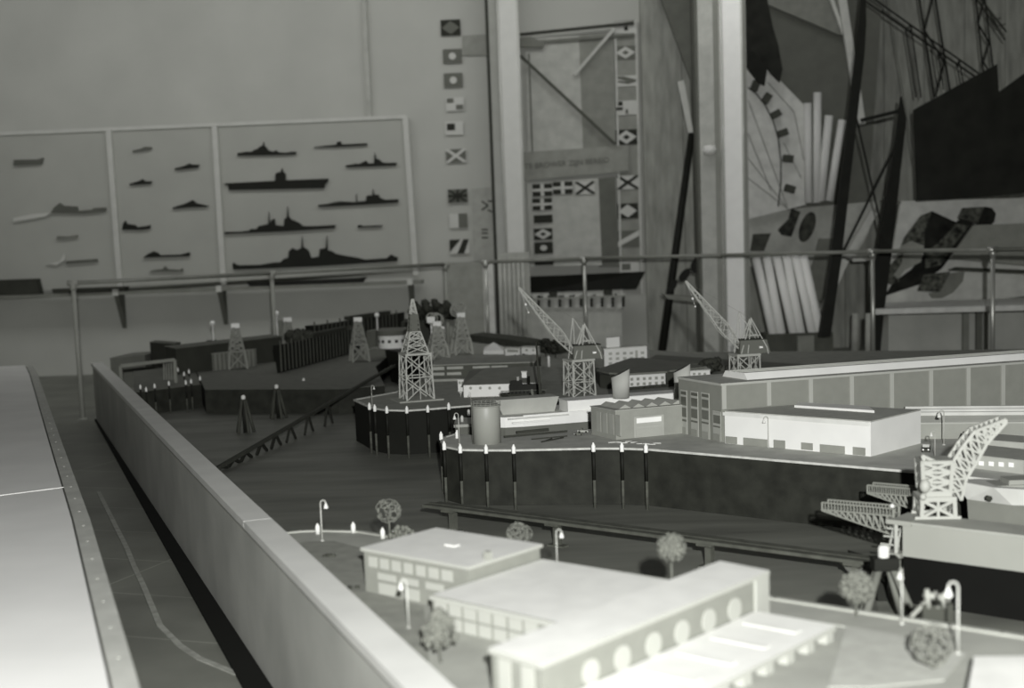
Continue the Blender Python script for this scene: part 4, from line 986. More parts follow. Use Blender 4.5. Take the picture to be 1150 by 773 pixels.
# ---------------------------------------------------------------- white floating crane barge
bar_w = M('barge white', .27, .6, .05, 5); 
b0 = P(1003, 585, .45); b1 = P(1128, 599.5, .45); bd = Vector((b1.x-b0.x, b1.y-b0.y, 0)).normalized(); bn = Vector((-bd.y, bd.x, 0))
def BG(a_, b_, z): q_ = b0+bd*a_+bn*b_; return Vector((q_.x, q_.y, z))
bg = root('crane_barge', BG(.4, .2, .2), 'white-sided barge on a black hull carrying the big white crane', 'barge')
def bbox(name, a0, a1, c0, c1, z0, z1, mat, par=None):
    g = G(); g.hexa([BG(a0,c0,z0), BG(a1,c0,z0), BG(a1,c1,z0), BG(a0,c1,z0), BG(a0,c0,z1), BG(a1,c0,z1), BG(a1,c1,z1), BG(a0,c1,z1)]); return g.build(name, mat, par or bg)
bbox('lower_hull', .03, 1.6, .006, .115, .201, .345, M('tarred barge hull', .004))
bbox('side_wall', .03, 1.6, 0, .12, .345, .445, bar_w)
bbox('deck', -.01, 1.6, -.005, .125, .445, .452, M('barge deck', .3))
bbox('deck_edge', -.02, .06, -.008, .02, .440, .454, bar_w)
# end platform, ladder frame and stern clutter
g = G(); 
for s_ in (0, .06, .12): g.bar(BG(-.03, .02+s_, .33), BG(-.005, .02+s_, .44), .006)
for s_ in range(4): g.bar(BG(-.05+.01*s_, .0, .35+.025*s_), BG(.02, .0, .35+.025*s_), .005)
g.bar(BG(.01, -.004, .35), BG(.01, -.004, .44), .010); g.build('end_ladder', M('barge fitting', .34), bg)
bbox('fender_block', -.03, .028, -.015, .03, .338, .353, bar_w)
g = G(); loft(g, [BG(-.20,.10,.245), BG(-.12,.05,.245), BG(-.01,.05,.245), BG(-.01,.15,.245), BG(-.12,.15,.245)], [BG(-.235,.10,.275), BG(-.13,.04,.27), BG(0,.04,.27), BG(0,.16,.27), BG(-.13,.16,.27)])
tag(g.build('rowing_boat', M('boat card', .3)), 'small pale boat hanging about the barge end below the long truss', 'boat')
# white crane on the barge
wl2 = M('white crane paint', .36, .6, .05)
cb = P(1052, 583, .452); 
wcn = root('white_crane', cb, 'big bright white lattice crane with bent jib standing on the barge', 'crane')
kx = cb.length/F
def KZ(py, px=1052): return zt(px, py, cb)
ro = -.10; g = G()
g.box((cb.x+.003, cb.y, cb.z+.004), (.135, .012, .008), 0, ro); g.box((cb.x+.02, cb.y+.09, cb.z+.004), (.135, .012, .008), 0, ro); g.build('rail_beam', wl2, wcn)
g = G(); c2 = Vector((cb.x+.008, cb.y+.045, 0)); latt(g, c2, .098, .094, cb.z+.006, KZ(562), ro, .012, 1, .009)
for i in range(4):
    a_ = ro+i*math.pi/2; g.bar((c2.x+.047*math.cos(a_), c2.y+.047*math.sin(a_), cb.z+.006), (c2.x+.047*math.cos(a_), c2.y+.047*math.sin(a_), KZ(562)), .008)
g.build('portal', wl2, wcn)
g = G(); g.box((c2.x, c2.y, KZ(560.5)), (.108, .104, .012), 0, ro); g.box((c2.x, c2.y, KZ(556)), (.085, .085, .02), 0, ro); g.build('platform', wl2, wcn)
g = G(); latt(g, (c2.x-.002, c2.y), .078, .088, KZ(553), KZ(520), ro, .012, 3, .0085); g.build('tower', wl2, wcn)
g = G(); g.box((c2.x-.002, c2.y, KZ(519.5)), (.094, .09, .010), 0, ro); g.box((c2.x-.004, c2.y+.012, KZ(536)), (.055, .05, .09), 0, ro); g.build('machine_house', M('white crane house', .3), wcn)
g = G(); g.bar((c2.x-.04, c2.y-.03, KZ(519)), (c2.x-.048, c2.y-.03, KZ(512)), .009); g.bar((c2.x-.01, c2.y-.03, KZ(519)), (c2.x-.048, c2.y-.03, KZ(512)), .009); g.build('jib_stay_post', wl2, wcn)
g = G(); g.ball((c2.x-.046, c2.y-.055, KZ(545)), .017, 10, sq=(1,1,1.25)); g.ball((c2.x-.052, c2.y-.055, KZ(557)), .011, 8); g.build('counterweight', wl2, wcn)
# bent jib: three stations
def JP(px, py, dy=0): 
    d_ = ray(px, py); t = (c2.y+dy)/d_.y; return EYE+d_*t
st = [(1062,552,1076,560), (1064,522,1082,536), (1078,500,1092,520), (1092,483,1105,497), (1108,477,1114,487), (1126,470,1127,473)]
g = G(); ups, dns = [], []
for a_, b_, c_, d_ in st:
    for sd_ in (-.022, .022): pass
    ups.append((JP(a_, b_), JP(c_, d_)))
for s0_, s1_ in zip(ups, ups[1:]):
    for k_, dy in ((0,-1),(0,1),(1,-1),(1,1)):
        w_ = .026
        g.bar(s0_[k_]+Vector((0, dy*w_, 0)), s1_[k_]+Vector((0, dy*w_*.9, 0)), .009)
    for dy in (-1, 1):
        o_ = Vector((0, dy*.025, 0)); n_ = 2
        for i in range(n_):
            t0, t1 = i/n_, (i+1)/n_
            g.bar(s0_[0].lerp(s1_[0], t0)+o_, s0_[1].lerp(s1_[1], t1)+o_, .0065); g.bar(s0_[1].lerp(s1_[1], t0)+o_, s0_[0].lerp(s1_[0], t1)+o_, .0065); g.bar(s0_[0].lerp(s1_[0], t1)+o_, s0_[1].lerp(s1_[1], t1)+o_, .006)
    for k_ in (0, 1):
        for i in range(3):
            t0, t1 = i/3, (i+1)/3; g.bar(s0_[k_].lerp(s1_[k_], t0)+Vector((0,-.025,0)), s0_[k_].lerp(s1_[k_], t1)+Vector((0,.025,0)), .006)
g.build('jib', wl2, wcn)
# long truss gangways pointing out over the water
tm_ = M('truss card', .17, .7, .08)
def truss(px0, px1, py0t, py1t, d0, d1, z, width, label, n_=11):
    a_ = P(px0, py0t, z); 
    b_ = P(px1, py1t, z)
    k = a_.length/F; rt = root('truss_gangway', b_, label, 'gangway', 'truss gangways beside the barge')
    d_ = Vector((b_.x-a_.x, b_.y-a_.y, 0)); nn = Vector((-d_.y, d_.x, 0)).normalized()*width
    g = G(); 
    for s_ in (0, 1):
        o_ = nn*s_
        tops = [a_+d_*i/n_+o_ for i in range(n_+1)]; bots = [a_+d_*i/n_+o_-Vector((0,0,(d0+(d1-d0)*i/n_)*k)) for i in range(n_+1)]; mid_ = [p-Vector((0,0,d0*k*.9)) for p in tops]
        for L_ in (tops, bots, mid_):
            for p, q_ in zip(L_, L_[1:]): g.bar(p, q_, .0048)
        for i in range(n_):
            g.bar(mid_[i], bots[i+1], .005); g.bar(mid_[i], bots[i], .004) ; g.bar(tops[i], mid_[i], .0035); g.bar(tops[i].lerp(tops[i+1], .5), mid_[i].lerp(mid_[i+1], .5), .003)
        g.bar(tops[-1], bots[-1], .008); g.bar(tops[0], bots[0], .006)
    for i in range(n_+1):
        p = a_+d_*i/n_; g.bar(p-Vector((0,0,d0*k*.9)), p+nn-Vector((0,0,d0*k*.9)), .004)
        p2 = p-Vector((0,0,(d0+(d1-d0)*i/n_)*k)); g.bar(p2, p2+nn, .004)
    g.build('truss', tm_, rt)
    g = G(); q_ = [a_-Vector((0,0,d0*k*.9)), b_-Vector((0,0,d0*k*.9)), b_+nn-Vector((0,0,d0*k*.9)), a_+nn-Vector((0,0,d0*k*.9))]
    g.hexa([p-Vector((0,0,.003)) for p in q_]+q_); g.build('walkway', M('truss walkway', .2), rt)
    g = G(); c_ = b_-Vector((0,0,d1*k)); g.bar((c_.x, c_.y, .2), c_, .012); g.bar((c_.x+nn.x, c_.y+nn.y, .2), c_+nn, .012); g.build('support_leg', dgrey, rt)
truss(923, 1003, 564.5, 571.5, 9, 29, .47, .05, 'longer pale truss gangway reaching out from the barge end')
truss(974, 1032, 545, 550, 9, 24, .47, .05, 'shorter pale truss gangway behind the barge, next to the white crane')
b = P(1002, 575, .452); g = G(); g.tube(b-Vector((0,0,.0)), b+Vector((0,0,.012)), .003, n=6); g.ball(b+Vector((0,0,.018)), .008, 10); one('globe_lamp', g, lampm, 'small pale globe lamp at the end corner of the barge deck', 'lamp')
# ship bow behind the barge
sw = M('bow lower grey', .15); 
q0_ = P(1094, 600, .36); k = 4.35/1500
def BW(px, py, Y): return W(px, py, Y)
bs = root('moored_ship', W(1110, 590, 4.45)-Vector((0,0,.1)), 'pale-bowed ship moored behind the barge, cropped by the picture edge', 'ship')
Yb = 4.30
def bowsec(px, py, Yc, half, m=1): p = W(px, py, Yc); return p
keel0 = W(1091, 588, Yb); keel1 = W(1086, 565, Yb); keel2 = W(1072, 540, Yb)
g = G(); hx = .6
lo = [Vector((keel0.x, Yb, .205)), Vector((keel0.x+.08, Yb-.055, .205)), Vector((keel0.x+hx, Yb-.10, .205)), Vector((keel0.x+hx, Yb+.10, .205)), Vector((keel0.x+.08, Yb+.055, .205))]
zz1 = W(1100, 566, Yb-.08).z; mi = [Vector((keel1.x, Yb, keel1.z+.012)), Vector((keel1.x+.12, Yb-.075, zz1-.01)), Vector((keel0.x+hx, Yb-.12, zz1-.03)), Vector((keel0.x+hx, Yb+.12, zz1-.03)), Vector((keel1.x+.12, Yb+.075, zz1-.01))]
g = G(); loft(g, lo, mi); g.build('lower_hull', sw, bs)
hi = [Vector((keel2.x, Yb, keel2.z)), Vector((keel2.x+.10, Yb-.08, keel2.z-.012)), Vector((keel0.x+hx, Yb-.13, keel2.z-.06)), Vector((keel0.x+hx, Yb+.13, keel2.z-.06)), Vector((keel2.x+.10, Yb+.08, keel2.z-.012))]
g = G(); loft(g, mi, hi); g.build('upper_hull', M('bow white', .5), bs)
c_ = (mi[0]+hi[1])/2; g = G(); g.tube((keel1.x+.045, Yb-.055, (keel1.z+keel2.z)/2-.012), (keel1.x+.05, Yb-.072, (keel1.z+keel2.z)/2-.012), .009, n=10); g.build('anchor', vdark, bs)
g = G(); p = W(1116, 548, Yb); g.box((p.x+.06, Yb, p.z-.01), (.14, .10, .05)); g.box((p.x+.08, Yb, p.z+.02), (.09, .08, .02)); g.build('superstructure', bar_w, bs)

# black trestle with big white cap by the shore edge
tb = P(994, 705, .20); tr = root('mooring_trestle', tb, 'dark splayed trestle topped by a bright round block beside the barge', 'trestle')
ztop = zt(994, 628, tb)
for dx, dy in ((-.07,-.045),(.07,-.045),(.055,.05),(-.055,.05)):
    g = G(); g.tube((tb.x+dx*1.2, tb.y+dy-.01, .2), (tb.x+dx*.25, tb.y+dy*.25, ztop-.02), .013, .011, 8); g.build('leg', M('trestle timber', .13), tr)
g = G(); g.box((tb.x, tb.y, ztop-.012), (.07, .05, .035)); g.build('head_beam', black, tr)
g = G(); g.lathe([(.014, ztop), (.016, ztop+.008), (.016, ztop+.032), (.011, ztop+.040)], (tb.x-.003, tb.y, 0), 14); g.build('cap', lampm, tr)
# dark catwalk slab leading from the jetty to the trestle
a = P(952, 617, .305); b = P(992, 629, .305); g = G(); g.prism([(a.x, a.y), (b.x, b.y), (b.x+.02, b.y-.16), (b.x-.05, b.y-.19)], .285, .303); 
g.box((b.x-.03, b.y-.08, .243), (.03, .03, .084)); one('catwalk', g, black, 'black wedge-shaped catwalk joining the jetty to the trestle', 'catwalk')
# small tilted mooring winch by the lamp
wr = root('mooring_winch', P(1052, 695, .44), 'small pale winch with slanting lever by the curved lamp', 'winch')
wp_ = P(1052, 707, Z); wr.location = wp_; ORG[wr.name] = wp_
def WQ(px, py, dy=0): d_ = ray(px, py); t = (wp_.y+.12+dy)/d_.y; return EYE+d_*t
wr.location = Vector((WQ(1050,690).x, wp_.y+.12, .2)); ORG[wr.name] = wr.location.copy()
g = G(); g.bar(WQ(1023,693), WQ(1042,674), .007); g.build('lever', bar_w, wr)
g = G(); g.tube(WQ(1038,668), WQ(1066,674), .008); 
for px in (1041, 1051, 1059): g.tube(WQ(px, 662+(px-1041)*.25, -.006), WQ(px+2, 683, -.006), .006, n=8)
g.build('drum', bar_w, wr)
g = G(); g.box((WQ(1052,680).x, wp_.y+.125, (.2+WQ(1052,678).z)/2), (.07, .03, WQ(1052,678).z-.2)); g.build('pedestal', vdark, wr)
FLASH, WASH, NEAR, AMB = 1760, 92, 2, .05
# ================================================================ EXHIBITS ON THE BACK WALL
YW = 15.0
TOPX = ('exhibit_board', 'dark_wall_side', 'bow_cutout', 'white_frame_board', 'spar', 'wire')
def wadd(g, pts, Y, th, m=0): return g.ext([W(px, py, Y) for px, py in pts], (0, th, 0), m)
def topx(pts):
    n = len(pts); o = []
    for i, (x, y) in enumerate(pts):
        if y <= 24:
            for q in (pts[i-1], pts[(i+1) % n]):
                if q[1] > 24: x = x+(x-q[0])*(y+30)/(q[1]-y) if q[1]-y > 20 else x; break
            y = -30
        o.append((x, y))
    return o
def wp(name, pts, Y, th, mat, label=None, cat=None, group=None, parent=None):
    if name in TOPX: pts = topx(pts)
    g = G(); wadd(g, pts, Y, th); o = g.build(name, mat, parent)
    return tag(o, label, cat, group) if parent is None else o
def strip(p, q, w):                      # quad around a pixel segment
    d = Vector((q[0]-p[0], q[1]-p[1])); d.normalize(); n = Vector((-d.y, d.x))*w/2
    return [(p[0]+n.x, p[1]+n.y), (q[0]+n.x, q[1]+n.y), (q[0]-n.x, q[1]-n.y), (p[0]-n.x, p[1]-n.y)]
# --- the ship display board
board = M('display board paint', .37, .8, .05, 2); stripm = M('display batten', .50, .7, .05)
br2 = root('display_board', W(240, 335, YW-.1), 'long three-panel wall board with pale battens showing black ship silhouettes', 'display board')
def topY(x): return 150-.042*(x-30)
def botY(x): return 333-.052*(x-40)
for x0, x1_ in ((-60,120),(120,240),(240,456)):
    wp('panel', [(x0+1, topY(x0)), (x1_-1+4*(x1_ < 0), topY(x1_)), (x1_+12, botY(x1_+12)-6), (x0+12, botY(x0+12)-6)], YW-.05, .045, board, parent=br2)
wp('top_rail', [(-60, topY(-60)-3), (456, topY(456)-3), (456, topY(456)+1), (-60, topY(-60)+1)], YW-.07, .03, stripm, parent=br2)
for xt, xb in ((118.5,132),(237.5,248),(452,464)):
    wp('batten', [(xt, topY(xt)-1), (xt+6, topY(xt)-1), (xb+6, botY(xb)-2), (xb, botY(xb)-2)], YW-.09, .05, stripm, parent=br2)
sh_l = W(-60, botY(-60), YW-.3); sh_r = W(474, botY(474)-1, YW-.3)
g = G(); g.hexa([(sh_l.x, YW-.30, sh_l.z), (sh_r.x, YW-.30, sh_l.z), (sh_r.x, YW-.05, sh_l.z), (sh_l.x, YW-.05, sh_l.z), (sh_l.x, YW-.30, sh_l.z+.035), (sh_r.x, YW-.30, sh_l.z+.035), (sh_r.x, YW-.05, sh_l.z+.035), (sh_l.x, YW-.05, sh_l.z+.035)])
shelf = g.build('shelf', M('shelf paint', .2), br2)
SZ = sh_l.z+.035
for px in (135, 250, 462):
    x = W(px, 320, YW-.1).x; g = G(); g.add([(x-.025, YW-.04, SZ-.42), (x-.025, YW-.04, SZ-.04), (x-.025, YW-.28, SZ-.04), (x+.025, YW-.04, SZ-.42), (x+.025, YW-.04, SZ-.04), (x+.025, YW-.28, SZ-.04)], [(0,1,2),(3,5,4),(0,3,4,1),(1,4,5,2),(0,2,5,3)])
    b_ = g.build('bracket', dgrey, br2); g = G(); g.box((x, YW-.30, SZ-.01), (.06, .03, .07)); g.build('bracket_cap', M('bracket cap', .5), b_)
# --- silhouettes
sm = M('silhouette black', .018, .7, .1); sm2 = M('silhouette grey', .10, .8, .1); sm3 = M('silhouette pale', .5, .8, .05)
def sil(zoom, pts, label, mat=sm, s_=4.068):
    return wp('ship_silhouette', [(zoom[0]+x/s_, zoom[1]+y/s_) for x, y in pts], YW-.085, .034, mat, label, 'ship silhouette', 'ship silhouettes on the display board')
z3 = (230, 120); z2 = (20, 120)
sil(z3, [(148,223),(148,212),(190,205),(215,205),(225,196),(240,192),(250,182),(262,178),(268,160),(272,178),(280,185),(290,198),(312,205),(325,198),(335,207),(370,210),(395,205),(418,205),(414,217),(300,221)], 'black cruiser silhouette at the top of the widest panel, above the aircraft carrier')
sil(z3, [(495,184),(600,172),(605,160),(622,158),(625,172),(742,166),(740,176),(600,183)], 'slim submarine silhouette highest in the widest panel')
sil(z3, [(642,268),(680,262),(690,258),(700,262),(725,252),(738,246),(745,258),(772,258),(776,208),(782,235),(798,242),(812,254),(830,256),(876,255),(874,268),(780,272),(645,276)], 'small destroyer silhouette with tall mast just under the submarine')
sil(z3, [(85,350),(320,338),(322,305),(335,298),(345,300),(352,280),(360,300),(368,305),(370,335),(565,328),(562,340),(548,358),(545,372),(110,381),(105,360)], 'thick flat-decked aircraft carrier silhouette with an island')
sil(z3, [(517,448),(560,444),(590,436),(620,432),(690,436),(692,395),(695,434),(735,430),(738,408),(752,405),(765,405),(768,375),(772,400),(795,402),(800,415),(825,425),(884,422),(882,438),(700,450),(520,458)], 'frigate silhouette with heavy bridge, midway down beside the end batten')
sil(z3, [(88,572),(160,570),(200,566),(210,558),(235,558),(245,545),(270,540),(290,535),(292,480),(295,530),(308,515),(318,512),(322,540),(360,545),(363,512),(374,505),(378,455),(382,500),(395,515),(410,520),(430,530),(450,545),(480,545),(500,545),(597,540),(592,555),(400,568),(90,582)], 'two-masted heavy cruiser silhouette above the battleship')
sil(z3, [(697,550),(700,540),(716,540),(720,545),(810,540),(808,548),(700,553)], 'tiny plain boat silhouette beneath the frigate')
sil(z3, [(125,722),(130,712),(150,724),(250,722),(310,712),(345,710),(360,695),(380,690),(383,660),(400,645),(420,655),(440,645),(444,590),(448,640),(465,650),(475,660),(485,690),(520,685),(525,650),(552,645),(557,590),(561,655),(580,660),(600,672),(640,680),(700,690),(730,698),(830,692),(850,675),(870,685),(882,688),(878,706),(500,730),(130,745)], 'largest battleship silhouette with piled superstructure, lowest in the widest panel')
sil(z2, [(522,200),(560,192),(580,182),(610,184),(606,194),(525,205)], 'little boat silhouette highest in the middle panel', sm2)
sil(z2, [(715,282),(760,270),(785,258),(795,264),(828,264),(822,278),(718,288)], 'small minesweeper silhouette near the batten, second highest in the middle panel')
sil(z2, [(508,352),(550,340),(570,330),(580,340),(612,340),(606,352),(512,358)], 'small patrol boat silhouette below the highest one in the middle panel')
sil(z2, [(706,460),(760,444),(798,426),(815,440),(870,452),(860,458),(780,460),(708,467)], 'low peaked gunboat silhouette midway down the middle panel')
sil(z2, [(475,562),(480,535),(490,520),(498,535),(535,540),(545,550),(585,545),(605,540),(602,558),(560,563)], 'tugboat silhouette with high stern near the first batten')
sil(z2, [(572,690),(590,675),(620,660),(640,668),(648,678),(745,675),(780,665),(786,670),(782,683)], 'long tanker silhouette low in the middle panel')
sil(z2, [(600,752),(628,745),(660,742),(672,728),(685,742),(740,745),(750,738),(755,752)], 'faint low silhouette half hidden by the handrail, lowest in the middle panel', sm2)
sil(z2, [(-20,268),(-20,242),(90,240),(116,232),(108,262)], 'cropped dark hull silhouette in the first panel at the edge of the view', sm2)
sil(z2, [(150,485),(165,460),(190,440),(210,452),(270,455),(275,475),(340,470),(345,462),(402,460),(400,478),(300,488)], 'broad grey freighter silhouette beside the first batten', sm2)
sil(z2, [(175,605),(180,590),(230,592),(270,585),(272,598)], 'faint small silhouette under the grey freighter', M('silhouette faint', .17))
sil(z2, [(218,718),(220,705),(290,700),(360,695),(364,708)], 'flat dark barge silhouette low in the first panel', sm2)
sil(z2, [(-20,508),(70,490),(150,485),(130,500),(80,510),(-20,526)], 'pale pointed hull silhouette overlapping the grey freighter', sm3)
sil(z2, [(130,720),(190,708),(212,670),(216,700),(180,722)], 'pale sickle-shaped prow silhouette beside the flat dark barge', sm3)
# --- models standing on the shelf
def shelf_box(name, px0, px1, h_, label, mat, y0=YW-.27, y1=YW-.12, prof=None):
    a = W(px0, 320, (y0+y1)/2); b = W(px1, 320, (y0+y1)/2); L = b.x-a.x
    g = G(); pr_ = prof or [(0,1),(.02,0),(.98,0),(1,1)]
    g.ext([(a.x+L*u, y0, SZ+.002+h_*v) for u, v in pr_], (0, y1-y0, 0)); return one(name, g, mat, label, 'ship model')
shelf_box('ship_model', 278, 412, .055, 'long dark hull model lying on the wall shelf under the battleship silhouette', black, prof=[(0,.9),(.03,0),(.97,0),(1,1),(.9,.85),(.5,.8),(.1,.8)])
shelf_box('ship_model', -10, 46, .17, 'bulky dark model block at the far end of the wall shelf', vdark, prof=[(0,0),(1,0),(.95,1),(0,1)])
shelf_box('ship_model', 60, 143, .05, 'low dark boat model on the wall shelf against the first batten', vdark)

# --- steel stanchions
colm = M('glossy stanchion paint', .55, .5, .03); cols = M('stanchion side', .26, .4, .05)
def column(name, Y, faces, label, z0=0):
    rt = root(name, Vector((W(faces[0][0], 300, Y).x, Y, 0)), label, 'column')
    return rt
def wx(px, Y): return W(px, 300, Y).x
Yc = 14.55
cl = column('stanchion', Yc, [(562,)], 'tall glossy pale stanchion with a dark edge between the ship board and the flags')
def vbox(par, name, px0, px1, Y, dep, mat, z0=0, z1=5.0, pyref=300, x0=None):
    xa, xb = W(px0, pyref, Y).x, W(px1, pyref, Y).x
    g = G(); g.box(((xa+xb)/2, Y+dep/2, (z0+z1)/2), (xb-xa, dep, z1-z0)); return g.build(name, mat, par)
vbox(cl, 'face', 568.5, 592, Yc, .22, colm); vbox(cl, 'side_flange', 559, 568, Yc+.04, .2, cols); vbox(cl, 'dark_edge_strip', 555.5, 559, Yc+.06, .2, vdark)  # a very dark strip closes the outer edge of the stanchion
Yc2 = 13.3
cl = column('stanchion', Yc2, [(810,)], 'widest and brightest steel stanchion, the one nearest the jib crane')
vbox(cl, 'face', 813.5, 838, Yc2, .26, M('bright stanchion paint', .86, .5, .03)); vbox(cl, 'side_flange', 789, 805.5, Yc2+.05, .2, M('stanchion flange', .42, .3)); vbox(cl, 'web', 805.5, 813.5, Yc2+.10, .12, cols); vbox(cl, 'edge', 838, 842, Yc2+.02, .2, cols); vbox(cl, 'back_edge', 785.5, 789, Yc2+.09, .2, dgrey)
p = W(797, 171, Yc2); g = G(); g.lathe([(.001,-.03),(.055,-.02),(.07,.02),(.055,.06),(.001,.07)], (p.x, Yc2-.0, p.z), 14); tag(g.build('wall_lamp', M('wall lamp white', .66)), 'small white lamp dome fixed to the flange of the brightest stanchion', 'lamp')
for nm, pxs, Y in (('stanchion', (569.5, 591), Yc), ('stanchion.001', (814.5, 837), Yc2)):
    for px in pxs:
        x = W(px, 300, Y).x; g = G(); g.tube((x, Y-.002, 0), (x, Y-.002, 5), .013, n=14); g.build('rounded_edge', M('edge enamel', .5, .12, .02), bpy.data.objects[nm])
# cabinet box behind the model
ca_, cb_ = W(501, 296, 14.35), W(545, 376, 14.35)
cab = root('cabinet', Vector((ca_.x, 14.35, 0)), 'plain grey cabinet with one bright edge board between rail corner and stanchion', 'cabinet')
g = G(); g.hexa([(ca_.x, 14.35, 0), (cb_.x, 14.35, 0), (cb_.x, 14.8, 0), (ca_.x, 14.8, 0), (ca_.x, 14.35, ca_.z), (cb_.x, 14.35, ca_.z), (cb_.x, 14.8, ca_.z), (ca_.x, 14.8, ca_.z)]); g.build('body', M('cabinet paint', .27), cab)
xe = W(555, 330, 14.33).x; g = G(); g.box(((cb_.x+xe)/2, 14.54, ca_.z/2), (xe-cb_.x, .42, ca_.z+.01)); g.build('edge_board', M('bright edge board', .55), cab)
x0 = W(560, 330, 14.2).x; x1 = W(596, 330, 14.2).x; rad = root('ribbed_panel', Vector((x0, 14.3, 0)), 'ribbed pale panel like a radiator at the stanchion foot', 'panel')
g = G(); g.box(((x0+x1)/2, 14.32, .6), (x1-x0, .04, 1.2)); g.build('back', M('ribbed back', .36), rad)
for i in range(6):
    x = x0+(x1-x0)*(i+.5)/7; g = G(); g.tube((x, 14.28, .02), (x, 14.28, 1.14), .018); g.build('rib', M('rib paint', .42), rad)

# --- signal flags
fdk, fmd, flt = M('flag dark', .035, .85, .1), M('flag mid', .13, .85, .1), M('flag light', .52, .85, .05)
def flag(cx, cy, w, h_, pat, label, Y=YW-.03, base=None, tilt=-.045, group='signal flags on the wall', fg=None):
    def q(x, y): return (cx+x*w/2+y*h_/2*.04, cy+y*h_/2+x*w/2*tilt)
    g = G(); m0, m1 = {'dl': (0, 2), 'ld': (2, 0), 'dm': (0, 1), 'ml': (1, 2), 'lm': (2, 1), 'md': (1, 0)}[base or 'dl']
    wadd(g, [q(-1,-1), q(1,-1), q(1,1), q(-1,1)], Y, .012, m0)
    def add(pts, m=m1, lay=1): wadd(g, [q(x, y) for x, y in pts], Y-.004*lay, .006, m)
    if pat == 'diamond': add([(0,-.85),(.9,0),(0,.85),(-.9,0)])
    if pat == 'diamond_dot': add([(0,-.9),(.95,0),(0,.9),(-.95,0)]); add([(0,-.35),(.35,0),(0,.35),(-.35,0)], m0, 2)
    if pat == 'square': add([(-.35,-.4),(.4,-.4),(.4,.4),(-.35,.4)])
    if pat == 'disc': add([(.38*math.cos(t*math.pi/6), .5*math.sin(t*math.pi/6)) for t in range(12)])
    if pat == 'saltire': add([(-1,-1),(-.7,-1),(1,.8),(1,1),(.7,1),(-1,-.8)]); add([(1,-1),(.7,-1),(-1,.8),(-1,1),(-.7,1),(1,-.8)], m1, 2)
    if pat == 'cross': add([(-.18,-1),(.18,-1),(.18,1),(-.18,1)]); add([(-1,-.22),(1,-.22),(1,.22),(-1,.22)], m1, 2)
    if pat == 'union': add([(-.12,-1),(.12,-1),(.12,1),(-.12,1)]); add([(-1,-.18),(1,-.18),(1,.18),(-1,.18)], m1, 2); add([(-1,-1),(-.8,-1),(1,.85),(1,1),(.8,1),(-1,-.85)], m1, 3); add([(1,-1),(.8,-1),(-1,.85),(-1,1),(-.8,1),(1,-.85)], m1, 4)
    if pat == 'quarter': add([(0,-1),(1,-1),(1,1),(0,1)])
    if pat == 'quarter_a': add([(-.9,-.9),(-.15,-.9),(-.15,-.2),(-.9,-.2)]); add([(.1,.1),(.9,.1),(.9,.8),(.1,.8)], m1, 2)
    if pat == 'block': add([(-.8,-.7),(.1,-.7),(.1,.3),(-.8,.3)])
    if pat == 'diag': add([(-.25,1),(.4,-1),(1,-1),(.45,1)]); add([(-1,-1),(.15,-1),(-1,.7)], 0, 2)
    if pat == 'band': add([(-1,1),(-1,.35),(1,-1),(1,-.3)])
    if pat == 'stripes': add([(-1,-.9),(-.35,-.9),(-.35,-.3),(-1,-.3)]); add([(-1,-.1),(-.35,-.1),(-.35,.3),(-1,.3)], m1, 2); add([(-.1,.2),(.15,.2),(.15,.8),(-.1,.8)], 1, 3)
    if pat == 'zig': add([(-1,-.9),(-.2,-.9),(1,-.2),(1,.2),(.2,.6),(-1,.1),(-1,-.2),(.1,.1),(-1,-.6)]); 
    if pat == 'dot': add([(-.15,-.2),(.2,-.3),(.25,.5),(-.15,.5)])
    return tag(g.build('signal_flag', [fdk, fmd, flt]), label, 'flag', group)
c1 = [(506,31,22,18,'diamond','dm','highest flag of the first column: dark with a lozenge'),(508,63,21,16,'disc','ml','second flag of the first column: grey with a pale blot'),(509,90,21,16,'disc','ml','third flag of the first column: grey with a round pale centre'),
 (511,117,20,15,'quarter_a','lm','fourth flag of the first column: pale with two small dark patches'),(510,144,20,15,'block','ld','fifth flag of the first column: pale with one black block'),(512,175,22,15,'saltire','ml','sixth flag of the first column: dark corners and pale cross'),
 (514,220,22,15,'union','md','seventh flag of the first column: dense dark crossed stripes'),(515,248,20,16,'quarter','lm','eighth flag of the first column: one half grey'),(516,277,22,16,'diag','ld','lowest flag of the first column: dark and pale diagonals')]
for cx, cy, w, h_, pt, bs_, lb in c1: flag(cx, cy, w, h_, pt, lb, base=bs_)
wp('wall_patch', [(519,40),(551,38),(551,62),(519,62)], YW-.03, .02, M('dull patch', .27), 'dull grey rectangle pinned high beside the first flag column', 'panel')
fch = wp('flag_chart', [(529,212),(556,210),(560,292),(532,293)], YW-.04, .03, M('narrow chart', .36), 'narrow pale chart with dark letter marks half behind the dark stanchion edge', 'chart')
g = G(); 
for a, b in (((541,226),(548,231)),((541,236),(548,231)),((541,258),(548,258)),((541,262),(548,262)),((541,267),(548,267)),((548,226),(554,226)),((548,236),(553,238))): wadd(g, strip(a, b, 1.6), YW-.045, .004)
g.build('chart_mark', fdk, fch)
